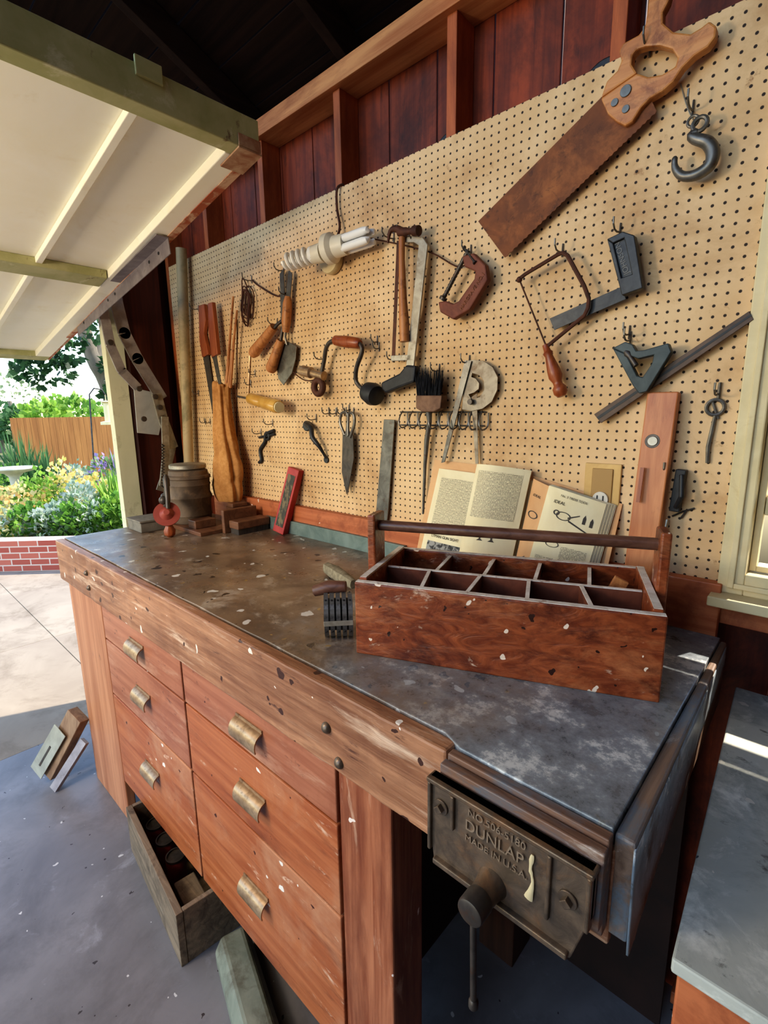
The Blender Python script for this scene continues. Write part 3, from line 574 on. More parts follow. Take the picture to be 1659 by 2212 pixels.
pp=[mk('dial',flat_hole(pr,inner,1.318,.003),agedm,bevel=.0005),mk('arm',flat([(1004,778),(1018,780),(960,998),(953,1000)],1.312,.004),steel),mk('stem',[flat([(1018,858),(1030,850),(1033,1002),(1027,1002)],1.322,.002)],agedm),mk('thumb_screw',[disc(PY(1018,868,1.312),NY,.009,.01,12)],steeld)]
T('angle_protractor','dull grey semicircular protractor with long arm on the pegboard','protractor',pp); hook(1015,782)
# brush
br=[]; random.seed(2); g=[]
for i in range(130):
    t=random.random(); p=PY(901+50*t,860,1.31-.022*random.random()); q=PY(898+60*t+random.uniform(-5,5),798+random.uniform(-6,20),1.31-.026*random.random()); g.append(tube([p,(p+q)/2+V((random.uniform(-.003,.003),0,0)),q],[.0018,.0017,.0007],4))
br=[mk('bristles',g,blackp),mk('ferrule',flat([(898,854),(954,854),(951,882),(936,890),(912,890),(898,882)],1.284,.03),M('ferrule_rust',(124,94,72),(94,66,50),sc=(25,25,25),rough=.6,metal=.3),bevel=.003),mk('handle',tube([PY(926,885,1.305),PY(928,910,1.31),PY(922,950,1.315),PY(918,1005,1.32),PY(914,1110,1.325)],[.012,.008,.009,.006,.004],10),steel,smooth=True)]
T('paint_brush','old brush with stiff black bristles hung upside down','brush',br); hook(950,800)
rk=[mk('rail',tube([PY(865,890,1.335),PY(1050,890,1.335)],.0028,6),steel),mk('rail',tube([PY(866,918,1.335),PY(1046,920,1.335)],.0028,6),steel)]
for i in range(9):
    u=870+i*21.5; p=PY(u,888,1.332); rk.append(mk('wire_holder',tube(smooth_path([p,p+V((.004,-.02,-.018)),p+V((.008,-.03,-.040)),p+V((.014,-.022,-.056)),p+V((.02,0,-.045)),p+V((.022,0,-.005))],3),.0026,6),steel,smooth=True))
T('wire_tool_rack','grey bent-wire tool rack fixed on the pegboard','tool rack',rk)
# brace
bp_=[mk('crank',tube(smooth_path([PY(u,v,y) for u,v,y in ((693,815,1.30),(700,780,1.30),(706,748,1.29),(722,735,1.28),(750,735,1.28),(776,742,1.28),(782,760,1.28),(770,795,1.29),(770,826,1.30),(790,845,1.30))],3),.008,10),steeld,smooth=True),
 mk('crank_grip',lathe(PY(722,735,1.28),PY(778,742,1.28),[(0,.012),(.06,.018),(.5,.021),(.94,.018),(1,.012)],16),redh,smooth=True),
 mk('head_knob',lathe(PY(785,842,1.30),PY(815,856,1.285),[(0,.010),(.15,.014),(.3,.034),(.7,.040),(.95,.034),(1,.02)],22),blackp,smooth=True),
 mk('chuck',[lathe(PY(650,800,1.285),PY(700,812,1.30),[(0,.018),(.1,.022),(.45,.022),(.5,.014),(.9,.014),(1,.018)],16)],brass,smooth=True),mk('ratchet_ring',tube(circ(688,836,.026,1.30),.013,10,closed=True),rustd,smooth=True)]
T('bit_brace','old steel bit brace with wooden crank grip on the pegboard','brace drill',bp_); hook(700,775); hook(772,745)
# shears
sh_=[mk('blade',[flat([(604,592),(612,580),(617,690),(607,700)],1.316,.003)],steel),mk('blade',[flat([(623,582),(631,592),(622,700),(613,692)],1.312,.003)],steel),
 mk('shank',[tube([PY(612,690,1.31),PY(600,700,1.305),PY(590,712,1.30)],.007,8)],steeld,smooth=True),mk('shank',[tube([PY(614,690,1.31),PY(610,715,1.305),PY(606,740,1.30)],.007,8)],steeld,smooth=True),
 mk('handle',lathe(PY(592,706,1.30),PY(545,766,1.295),[(0,.018),(.5,.021),(.9,.025),(1,.018)],14),handw,smooth=True),mk('handle',lathe(PY(607,735,1.30),PY(584,802,1.295),[(0,.018),(.5,.021),(.9,.025),(1,.018)],14),handw,smooth=True)]
T('garden_shears','old garden shears with two wooden handles on the pegboard','shears',sh_); hook(614,585); hook(600,700)
tr=[mk('blade',flat([(606,748),(622,738),(640,748),(638,775),(630,806),(612,832),(601,818),(597,790)],1.315,.004),steel,bevel=.001),mk('neck',tube([PY(620,745,1.31),PY(616,728,1.305),PY(618,715,1.31)],.005,8),steel,smooth=True),mk('handle',lathe(PY(617,718,1.31),PY(622,640,1.31),[(0,.013),(.3,.020),(.8,.019),(1,.012)],14),handw,smooth=True)]
T('garden_trowel','grey garden trowel with wooden handle hanging blade down','trowel',tr); hook(624,636)
top(mk('trailing_wire',tube(smooth_path([PY(u,v,1.32) for u,v in ((622,780),(632,802),(660,822),(688,818))]),.0025,6),rustd),'thin dark wire running to the brace','wire')
g=[]
random.seed(7)
for k in range(8):
    cu,cv=534+random.uniform(-6,6),660+random.uniform(-8,8); ru,rv=random.uniform(.018,.036),random.uniform(.05,.11); c=PY(cu,cv,1.325-.01*random.random())
    g.append(tube([c+V((math.cos(t)*ru,.004*math.sin(3*t),math.sin(t)*rv)) for t in [2*math.pi*i/16 for i in range(16)]],.0028,5,closed=True))
g.append(tube(smooth_path([PY(u,v,1.33) for u,v in ((545,605),(560,618),(600,640),(625,628))]),.0035,6))
top(mk('wire_coil',g,rustd,smooth=True),'tangled bundle of dark wire hanging from a hook','wire coil'); hook(545,606)
# canvas bag: wrinkled open sack with long soft drapery folds
path=smooth_path([PY(478,830,1.285),PY(480,870,1.28),PY(483,930,1.27),PY(490,990,1.255),PY(492,1040,1.25),PY(495,1080,1.25)],12); n_=len(path)
rp_=[.052,.048,.048,.052,.060,.068,.078,.086,.090,.090,.086,.072]
def rint(t):
    a=t*(len(rp_)-1); i=min(int(a),len(rp_)-2); return rp_[i]*(1-(a-i))+rp_[i+1]*(a-i)
sg=72; vs=[];fs=[]
for i,p in enumerate(path):
    t=i/(n_-1)
    for k in range(sg):
        a=2*math.pi*k/sg; d=V((math.cos(a),math.sin(a)*.68,0)); r=rint(t)
        fold=.13*math.sin(6*a+1.5*math.sin(t*5))*(1-.55*t)+.06*math.sin(11*a-t*7)*(1-.3*t)+.14*noise.noise(V((math.cos(a)*1.4,math.sin(a)*1.4,t*3)))-.10*math.exp(-((t-.52-.06*math.sin(a*2))/.05)**2)-.07*math.exp(-((t-.80+.05*math.cos(a*3))/.035)**2)
        z=.014*math.sin(3*a)*(1 if i==0 else 0)
        vs.append(p+d*r*(1+fold)+V((0,0,z)))
for i in range(n_-1):
    for k in range(sg): l=(k+1)%sg; fs.append((i*sg+k,i*sg+l,(i+1)*sg+l,(i+1)*sg+k))
fs.append(tuple((n_-1)*sg+k for k in range(sg)))
bg=mk('canvas_bag',(vs,fs),canvas,smooth=True); sm=bg.modifiers.new('s','SOLIDIFY'); sm.thickness=.003
top(bg,'wrinkled tan canvas tool bag hanging open against the pegboard','bag')
h=[mk('handle',[flat([(428,660),(440,656),(444,690),(440,720),(450,765),(436,772),(430,735)],1.316,.02)],redh,bevel=.004),mk('blade',flat([(438,768),(450,764),(470,905),(462,910)],1.330,.003),steeld)]
T('pruning_saw','narrow saw with reddish wooden handle tucked behind the bag','saw',h); hook(430,668)
h=[mk('handle',[flat([(448,655),(458,652),(462,690),(470,765),(456,772),(450,720)],1.285,.02)],redh,bevel=.004),mk('blade',flat([(458,768),(467,766),(480,840),(474,842)],1.293,.002),steeld)]
T('keyhole_saw','second saw with dark reddish handle in the canvas bag','saw',h)
for i,(a,b,c2,d) in enumerate(((494,835,512,670),(488,835,504,640),(498,838,508,700),(490,838,498,720))):
    top(mk('wooden_stick',tube([PY(a,b,1.29),PY(c2,d,1.30)],[.007,.005],8),handw,smooth=True),'thin wooden stick standing in the canvas bag','stick',group='sticks in the canvas bag')
h=[mk('handle',lathe(PY(538,860,1.31),PY(602,879,1.26),[(0,.016),(.08,.026),(.45,.026),(.5,.022),(.55,.028),(.85,.028),(.9,.030),(1,.026)],16),M('amber_plastic',(190,140,62),(214,170,92),rough=.22,bump=0),smooth=True),mk('shaft',tube([PY(541,862,1.31),PY(512,856,1.338)],.005,8),steel,smooth=True),mk('end_cap',lathe(PY(600,878.5,1.262),PY(604,880,1.258),[(0,.024),(1,.022)],14),cream)]
T('amber_handled_tool','screwdriver with amber plastic handle poking from the pegboard','screwdriver',h)
top(mk('thin_rod',tube([PY(512,690,1.3375),PY(511,990,1.3375)],.0025,6),rustd),'thin dark rod hanging on the pegboard','rod')
top(mk('brass_rod',tube([PY(540,765,1.335),PY(536,860,1.335)],.004,6),brass),'short brass rod hanging on the pegboard','rod')
g=[tube(smooth_path([PY(u,v,1.331) for u,v in ((592,930),(575,938),(572,955),(562,972),(565,994),(560,999))]),.008,8),tube([PY(560,945,1.334),PY(594,938,1.334)],.006,8),tube(circ(577,942,.016,1.333),.006,8,closed=True)]
top(mk('iron_latch',g,blacks,smooth=True),'small black iron latch hook on the pegboard','latch'); hook(590,915); hook(565,935)
g=[tube(smooth_path([PY(u,v,y) for u,v,y in ((662,915,1.335),(672,925,1.31),(675,945,1.30),(690,965,1.31),(705,990,1.335))]),[.012,.013,.013,.012,.011,.010,.010,.010,.010,.010,.010,.009,.008,.007,.006,.006,.006],10),disc(PY(664,920,1.339),NY,.022,.008,14),disc(PY(706,993,1.339),NY,.014,.006,12)]
top(mk('pull_handle',g,blacks,smooth=True),'black iron door pull handle hung on the pegboard','door handle'); hook(684,905); 
h=[mk('blade',[flat([(740,930),(752,936),(757,985),(748,1068),(738,1020)],1.316,.004)],steeld,bevel=.001),mk('blade',flat([(752,930),(762,940),(764,990),(750,1070),(748,985)],1.311,.004),steeld,bevel=.001),
 mk('handle',[tube(smooth_path([PY(u,v,1.31) for u,v in ((745,940),(735,915),(738,893),(750,892),(752,912),(748,940))]),.0055,8)],steel,smooth=True),mk('handle',[tube(smooth_path([PY(u,v,1.31) for u,v in ((752,940),(752,912),(754,893),(764,896),(765,918),(756,945))]),.0055,8)],steel,smooth=True),mk('pivot',disc(PY(751,938,1.312),NY,.009,.005,12),steel)]
T('tin_snips','long grey tin snips hanging by their looped handles','snips',h)
for u in (727,745,765,712): hook(u,892,.04)
for u,v in ((816,738),(820,752),(552,808),(543,830),(430,850),(755,885),(455,912),(445,912),(850,775)): hook(u,v,.035)
top(mk('flat_file',flat([(829,906),(852,907),(838,1105),(828,1190),(806,1190),(812,1105)],1.322,.005),steel,bevel=.001),'long flat grey steel file standing against the pegboard','file')
for u,v in ((972,300),(1310,132)):
    p=PY(u,v,1.36); top(mk('round_blade',disc(V((p.x,1.356,2.452)),(0,1,0),.062,.012,30),blacks),'dark round disc stored behind the pegboard edge','disc')
# ------------------------------------------------------------------ red case
a=V((-1.80,1.262,1.186)); b=V((-1.735,1.318,1.47)); nr=V((.25,-1,.15))
rbx=[mk('case',beam(a,b,.062,.036,nr),M('red_case',(156,42,38),(182,60,52),sc=(15,15,15),rough=.5),bevel=.003)]
ax=(b-a).normalized(); n0=(nr-ax*nr.dot(ax)).normalized()
rbx.append(mk('case_label',beam(a+ax*.03+n0*.0185,b-ax*.03+n0*.0185,.040,.002,nr),M('dark_label',(60,56,44),(116,100,70),sc=(70,70,20),rough=.6,lo=.48,hi=.55),bevel=0))
T('sharpening_stone_case','narrow red case with dark label leaning on the backsplash','case',rbx)
# ------------------------------------------------------------------ books
paper=M('old_paper',(220,204,164),(232,220,184),sc=(6,6,6),rough=.8,bump=.05)
paper2=M('peach_paper',(206,156,108),(220,176,128),sc=(6,6,6),rough=.8,bump=.05)
ink=M('printing_ink',(72,66,60),rough=.8,bump=0)
def printm():
    mt=bpy.data.materials.new('printed_text_lines'); mt.use_nodes=True; N=mt.node_tree.nodes;L=mt.node_tree.links;b=N['Principled BSDF'];b.inputs['Roughness'].default_value=.8
    tc=N.new('ShaderNodeTexCoord');sx=N.new('ShaderNodeSeparateXYZ');L.new(tc.outputs['Object'],sx.inputs[0])
    a=N.new('ShaderNodeMath');a.operation='MULTIPLY';a.inputs[1].default_value=310;L.new(sx.outputs[2],a.inputs[0])
    f=N.new('ShaderNodeMath');f.operation='FRACT';L.new(a.outputs[0],f.inputs[0])
    g=N.new('ShaderNodeMath');g.operation='GREATER_THAN';g.inputs[1].default_value=.52;L.new(f.outputs[0],g.inputs[0])
    mp=N.new('ShaderNodeMapping');mp.inputs['Scale'].default_value=(700,1,155);L.new(tc.outputs['Object'],mp.inputs[0])
    nz=N.new('ShaderNodeTexNoise');nz.inputs['Scale'].default_value=1;L.new(mp.outputs[0],nz.inputs['Vector'])
    h=N.new('ShaderNodeMath');h.operation='GREATER_THAN';h.inputs[1].default_value=.46;L.new(nz.outputs['Fac'],h.inputs[0])
    m=N.new('ShaderNodeMath');m.operation='MULTIPLY';L.new(g.outputs[0],m.inputs[0]);L.new(h.outputs[0],m.inputs[1])
    mx=N.new('ShaderNodeMix');mx.data_type='RGBA';L.new(m.outputs[0],mx.inputs[0]);mx.inputs[6].default_value=lin((222,208,170));mx.inputs[7].default_value=lin((108,98,84));L.new(mx.outputs[2],b.inputs['Base Color'])
    return mt
prt=printm()
class Page:
    def __init__(s,tl,tr,br,bl,bulge):
        s.c=[V(tl),V(tr),V(br),V(bl)]; s.b=bulge; s.n=(s.c[1]-s.c[3]).cross(s.c[0]-s.c[2]).normalized()
        if s.n.y>0: s.n=-s.n
    def pt(s,a,b,off=0):
        tl,tr,br,bl=s.c; p=(tl*(1-a)+tr*a)*(1-b)+(bl*(1-a)+br*a)*b
        return p+s.n*(s.b*math.sin(math.pi*a**.75)+off)
    def patch(s,a0,b0,a1,b1,off,k=12):
        vs=[];fs=[]
        for i in range(k+1):
            a=a0+(a1-a0)*i/k
            vs+=[s.pt(a,b0,off),s.pt(a,b1,off)]
        fs=[(2*i,2*i+1,2*i+3,2*i+2) for i in range(k)]
        return vs,fs
    def body(s,th,k=12):
        f=s.patch(0,0,1,1,0,k); bk=s.patch(0,0,1,1,-th,k); n=len(f[0])
        vs=f[0]+bk[0]; fs=list(f[1])+[tuple(i+n for i in q)[::-1] for q in bk[1]]
        for i in range(k): fs+=[(2*i,2*i+2,2*i+2+n,2*i+n),(2*i+1,2*i+1+n,2*i+3+n,2*i+3)]
        fs+=[(0,n,n+1,1),(2*k,2*k+1,2*k+1+n,2*k+n)]
        return vs,fs
    def shape(s,pts,off): 
        P=[s.pt(a,b,off) for a,b in pts]; return P,[tuple(range(len(P)))]
    def ring(s,cx,cy,ra,rb,t):
        o=[(cx+ra*math.cos(a),cy+rb*math.sin(a)) for a in [2*math.pi*i/20 for i in range(20)]]; i_=[(cx+ra*t*math.cos(a),cy+rb*t*math.sin(a)) for a in [2*math.pi*i/20 for i in range(20)]]
        P=[s.pt(a,b,.0014) for a,b in o+i_]; return P,[(k,(k+1)%20,(k+1)%20+20,k+20) for k in range(20)]
    def txt(s,body,a,b,size,xs=1): 
        return text(body,s.pt(a,b,.0016),s.pt(min(a+.1,1),b)-s.pt(a-.1,b),s.n,size,ink,.0002,xs=xs,name='printed_heading')
yb,yt=1.262,1.325
P1=Page((-.975,yt,1.518),(-.815,1.318,1.512),(-.84,1.245,1.182),(-1.02,yb,1.182),.006)
P2=Page((-.806,1.286,1.545),(-.640,1.308,1.535),(-.668,1.228,1.182),(-.832,1.205,1.182),.034)
PB=Page((-1.0,1.3335,1.545),(-.65,1.3335,1.530),(-.66,1.27,1.182),(-1.04,1.27,1.182),.0)
bk=[mk('cover',PB.body(.002),paper2),mk('page',P1.body(.003),paper,smooth=True),mk('page',P2.body(.002),paper,smooth=True)]
for k in (1,2):
    Pk=Page((-.812,1.318+.002*k,1.505),(-.655+.006*k,1.325+.001*k,1.512-.004*k),(-.668,1.25+.002*k,1.182),(-.832,1.244+.002*k,1.182),.006-.002*k); bk.append(mk('page',Pk.body(.001),paper,smooth=True))
bk.append(mk('printed_text',[P1.patch(.14,.08,.92,.58,.0008)],prt)); bk.append(mk('printed_text',[P2.patch(.12,.05,.9,.42,.0008)],prt))
bk.append(mk('printed_picture',[P1.patch(.14,.70,.95,.92,.0008)],M('photo_print',(60,58,56),(150,146,138),sc=(60,60,60),rough=.8,lo=.45,hi=.55),))
bk.append(P1.txt('LYMAN GUN SIGHT',.54,.645,.013,.95))
def glass(Pg,cx,cy,w,h):
    return Pg.shape([(cx-w,cy),(cx+w,cy),(cx+w*.8,cy+h*.35),(cx+w*.2,cy+h*.5),(cx+w*.15,cy+h*.85),(cx+w*.7,cy+h),(cx-w*.7,cy+h),(cx-w*.15,cy+h*.85),(cx-w*.2,cy+h*.5),(cx-w*.8,cy+h*.35)],.0014)
bk.append(mk('printed_drawing',glass(P2,.42,.50,.08,.10),ink)); bk.append(mk('printed_drawing',glass(P2,.62,.50,.08,.10),ink)); bk.append(mk('printed_drawing',P2.shape([(.38,.72),(.68,.71),(.7,.75),(.57,.76),(.6,.84),(.48,.84),(.46,.77),(.36,.76)],.0014),ink))
T('open_booklet','open booklet with a raised printed leaf standing against the pegboard','booklet',bk)
Q1=Page((-.635,1.312,1.512),(-.578,1.296,1.496),(-.62,1.221,1.182),(-.66,1.235,1.182),.004)
Q2=Page((-.578,1.290,1.500),(-.430,1.308,1.462),(-.462,1.226,1.182),(-.617,1.212,1.182),.014)
bk=[mk('page',Q1.body(.004),paper2,smooth=True),mk('page_block',Q2.body(.006),paper,smooth=True)]
shade=M('old_paper_shade',(176,164,134),(196,184,156),rough=.8,bump=0)
for k in range(1,8):
    Qk=Page(Q2.c[0]+V((0,.003*k,0)),Q2.c[1]+V((.0026*k,.0030*k,-.0005*k)),Q2.c[2]+V((.0026*k,.0030*k,0)),Q2.c[3]+V((0,.003*k,0)),.014-.0015*k); bk.append(mk('page_block',Qk.body(.0022),paper if k%2==0 else shade,smooth=True))
bk.append(mk('cover',Page((-.66,1.3355,1.520),(-.400,1.3355,1.462),(-.42,1.266,1.182),(-.66,1.266,1.182),0).body(.0015),paper2))
for pa in (Q2.patch(.5,.46,.92,.70,.0008),Q2.patch(.10,.58,.44,.95,.0008)): bk.append(mk('printed_text',pa,prt))
bk.append(Q2.txt('No. 3 TRESS TOOL',.5,.05,.0085)); bk.append(Q2.txt('IDEAL',.28,.11,.012)); bk.append(Q1.txt('IDEAL',.5,.12,.010))
for sgm in (Q2.ring(.40,.21,.13,.036,.82),Q2.ring(.27,.195,.055,.022,.6),Q2.shape([(.50,.23),(.88,.30),(.88,.312),(.50,.245)],.0013),Q2.shape([(.48,.21),(.66,.165),(.66,.175),(.48,.222)],.0013),Q2.shape([(.72,.23),(.72,.18),(.745,.15),(.77,.18),(.77,.23)],.0012),Q2.shape([(.84,.24),(.84,.19),(.865,.16),(.89,.19),(.89,.24)],.0012),Q2.ring(.34,.46,.12,.028,.85),Q1.ring(.5,.28,.30,.032,.8),Q1.shape([(.35,.66),(.65,.63),(.7,.80),(.5,.74)],.0012)):
    bk.append(mk('printed_drawing',sgm,ink))
T('open_catalog','thick open catalog with tool drawings leaning on the wall','book',bk)
# ------------------------------------------------------------------ items at the bench's far end
c=V((-2.29,1.10,1.18))
jm=M('rusty_canister',(88,74,62),(120,102,84),sc=(12,12,12),rough=.7,patch=((142,114,86),12,.55,.7),bump=.6,metal=.15,bd=.006)
j=[mk('canister_body',lathe(c+V((0,0,.019)),c+V((0,0,.285)),[(0,.085),(.03,.09),(.12,.092),(.14,.095),(.17,.092),(.38,.092),(.42,.097),(.46,.101),(.5,.097),(.54,.093),(.66,.094),(.68,.097),(.71,.094),(.78,.095),(.80,.1),(.84,.1),(.86,.09),(.93,.088),(.95,.078)],32),jm,smooth=True),mk('lid',lathe(c+V((0,0,.275)),c+V((0,0,.298)),[(0,.08),(.2,.084),(.8,.084),(1,.078)],32),silver,smooth=True)]
T('metal_canister','large rusty ribbed metal canister standing on the bench','canister',j)
bw=wood('block_wood',(92,60,42),(128,88,62),'X',30,rough=.5)
top(mk('wooden_base_board',box(-2.40,-2.02,1.0,1.20,1.18,1.198),bw,bevel=.003),'flat brown wooden board lying under the canister','board')
top(mk('wooden_block',[box(-2.17,-2.02,1.215,1.275,1.18,1.27),box(-2.14,-2.09,1.205,1.285,1.27,1.29)],bw,bevel=.004),'worn wooden block plane body on the bench','block plane')
bb=[mk('brush_back',box(-1.985,-1.91,1.12,1.285,1.205,1.24),bw,bevel=.004),mk('bristles',box(-1.98,-1.915,1.125,1.28,1.18,1.206),M('dark_bristle',(50,44,40),(80,70,60),sc=(90,90,10),rough=.9))]
T('scrub_brush','wooden scrub brush with dark bristles on the bench','brush',bb)
top(mk('tall_wood_offcut',[box(-2.012,-1.99,1.10,1.27,1.18,1.285)],bw,bevel=.003),'small upright wood offcut standing on the bench','wood offcut')
top(mk('wood_offcut',[box(-2.17,-2.10,1.02,1.12,1.1985,1.235)],bw,bevel=.003),'small brown wood offcut on the board','wood offcut')
top(mk('small_grey_box',[box(-2.45,-2.30,.86,1.0,1.18,1.225,),box(-2.455,-2.295,.855,1.005,1.225,1.235)],M('grey_cardboard',(104,98,88),(134,128,116),sc=(15,15,15),rough=.8),bevel=.003),'flat grey lidded box on the bench corner','box')
dpos=V((-2.13,.915,1.18))
d=[mk('gear_wheel',[lathe(dpos+V((-.01,0,.10)),dpos+V((.015,-.012,.115)),[(0,.050),(.1,.055),(.3,.055),(.35,.03),(1,.012)],28)],M('red_paint',(140,60,50),(164,84,70),rough=.45),smooth=True),
 mk('handle_knob',lathe(dpos+V((0,0,.0)),dpos+V((0,0,.085)),[(0,.010),(.12,.022),(.35,.025),(.55,.016),(.7,.013),(.85,.018),(1,.012)],18),redh,smooth=True),
 mk('drill_frame',[tube([dpos+V((0,0,.08)),dpos+V((-.01,.01,.17)),dpos+V((-.03,.02,.23))],[.009,.011,.012],10),tube([dpos+V((-.02,.0,.13)),dpos+V((-.05,.02,.19)),dpos+V((-.07,.03,.2))],[.01,.008,.006],8),ball(dpos+V((-.06,.02,.17)),.018),ball(dpos+V((-.03,.0,.16)),.02),lathe(dpos+V((-.03,.02,.22)),dpos+V((-.04,.025,.27)),[(0,.014),(.6,.014),(1,.006)],12)],steeld,smooth=True)]
T('hand_drill','old hand drill with red gear wheel and wooden knob','hand drill',d)
# ------------------------------------------------------------------ floor items
fr0,fl0=V((-1.33,.470,0)),V((-1.90,.535,0)); dx=(fr0-fl0).normalized(); dy=V((-dx.y,dx.x,0)); Lc=(fr0-fl0).length; Dc=.30; Hc=.198
CM=Matrix(((dx.x,dy.x,0,fl0.x),(dx.y,dy.y,0,fl0.y),(0,0,1,0),(0,0,0,1)))
crm=wood('weathered_crate_wood',(98,84,68),(142,122,98),'X',34,rough=.75,patch=((70,58,46),9,.5,.7),patch2=((164,150,128),20,.62,.74,(.3,1,1)),bump=.6,bd=.004)
cr=[mk('side_panel',box(0,Lc,0,.022,0,Hc,mt=CM),crm,bevel=.002),mk('side_panel',box(0,Lc,Dc-.016,Dc,0,Hc,mt=CM),crm,bevel=.002),mk('end_panel',box(0,.016,.0225,Dc-.0165,0,Hc,mt=CM),crm,bevel=.002),mk('end_panel',box(Lc-.018,Lc-.001,.0225,Dc-.0165,0,Hc,mt=CM),crm,bevel=.002),mk('bottom',box(.0165,Lc-.0185,.0225,Dc-.0165,.002,.012,mt=CM),crm)]
T('wooden_crate','weathered open wooden crate on the floor under the drawers','crate',cr)
canr=M('red_can',(130,40,38),(96,30,28),rough=.4,sc=(12,12,12))
for k,(cx,cy) in enumerate(((.09,.078),(.19,.084),(.29,.088))):
    p=CM@V((cx,cy,.0125)); r=.034
    q=[mk('can_body',lathe(p,p+V((0,0,.120)),[(0,r),(.96,r),(1,r*.9)],24),canr,smooth=True),mk('can_rim',lathe(p+V((0,0,.1202)),p+V((0,0,.128)),[(0,r),(1,r),(1,r*.86),(.2,r*.86)],24),steeld,smooth=True)]
    T('paint_can','small red can with dull metal rim inside the crate','can',q,group='small cans in the crate')
top(mk('wood_block_scrap',box(.38,.50,.05,.12,.0125,.12,mt=CM),crm,bevel=.004),'dark wood scrap lying in the crate','wood scrap')
cc_=PZ(500,2010,.09); ce=PZ(580,2290,.09)
sec=[(-.055,0),(.055,0),(.055,.05),(.035,.09),(-.035,.09),(-.055,.05)]
axb=(V((ce.x,ce.y,0))-V((cc_.x,cc_.y,0))); sd=V((-axb.y,axb.x,0)).normalized()
base=V((cc_.x,cc_.y,0))
top(mk('metal_bar',prism([base+sd*a+V((0,0,b)) for a,b in sec],axb),M('grey_green_paint',(112,116,100),(140,142,124),sc=(10,10,10),rough=.6,patch=((90,84,68),12,.5,.7)),bevel=.01),'grey-green painted chamfered block lying on the floor','block')
pn=V((.5,-1,.4)).normalized()
pl=[mk('plank',[beam((-2.60,.43,.045),(-2.478,.555,.34),.095,.05,pn)],wood('plank_wood',(128,98,74),(164,134,104),'Z',30),bevel=.003),mk('metal_plate',[beam(V((-2.625,.405,.052))+pn*.0285,V((-2.525,.505,.270))+pn*.0285,.085,.004,pn)],M('plate_cream',(150,148,134),(178,176,160),rough=.4,metal=.2),bevel=.001),
 mk('plate_slot',[beam(V((-2.608,.422,.090))+pn*.0312,V((-2.563,.467,.188))+pn*.0312,.010,.002,pn)],steeld)]
T('leaning_plank','pale wooden block with metal plate leaning on the bench leg','plank',pl)
top(mk('blue_steel_strip',beam((-2.50,.42,.012),(-2.44,.555,.22),.04,.020,(.5,-1,.4)),mag,bevel=.001),'narrow blue-grey steel strip leaning beside the plank','steel strip')
# ------------------------------------------------------------------ garden
bc=V((-6.6,1.24,0)); bd=V((.707,.707,0)); bn=V((-.707,.707,0))
brickm=bpy.data.materials.new('red_brick'); brickm.use_nodes=True
N=brickm.node_tree.nodes;L=brickm.node_tree.links;tc=N.new('ShaderNodeTexCoord');bt=N.new('ShaderNodeTexBrick')
sx=N.new('ShaderNodeSeparateXYZ');cb=N.new('ShaderNodeCombineXYZ')
L.new(tc.outputs['Object'],sx.inputs[0]); ma=N.new('ShaderNodeMath'); ma.operation='MULTIPLY'; ma.inputs[1].default_value=1.414; L.new(sx.outputs[0],ma.inputs[0]); L.new(ma.outputs[0],cb.inputs[0]); L.new(sx.outputs[2],cb.inputs[1]); L.new(cb.outputs[0],bt.inputs['Vector'])
bt.inputs['Scale'].default_value=1; bt.inputs['Brick Width'].default_value=.21; bt.inputs['Row Height'].default_value=.072; bt.inputs['Mortar Size'].default_value=.007
bt.inputs['Color1'].default_value=lin((150,72,58)); bt.inputs['Color2'].default_value=lin((172,98,80)); bt.inputs['Mortar'].default_value=lin((190,172,158))
L.new(bt.outputs['Color'],N['Principled BSDF'].inputs['Base Color']); N['Principled BSDF'].inputs['Roughness'].default_value=.85
a=bc-bd*2.2; b=bc+bd*2.4
top(mk('brick_planter',prism([a,b,b+bn*.2,a+bn*.2],V((0,0,.355))),brickm,bevel=.004),'low red brick planter edging around the flower bed','planter')
st(mk('planter_soil',prism([a+bn*.2,b+bn*.2,b+bn*6,a+bn*6],V((0,0,.30))),soil),'planted soil bed behind the brick edging')
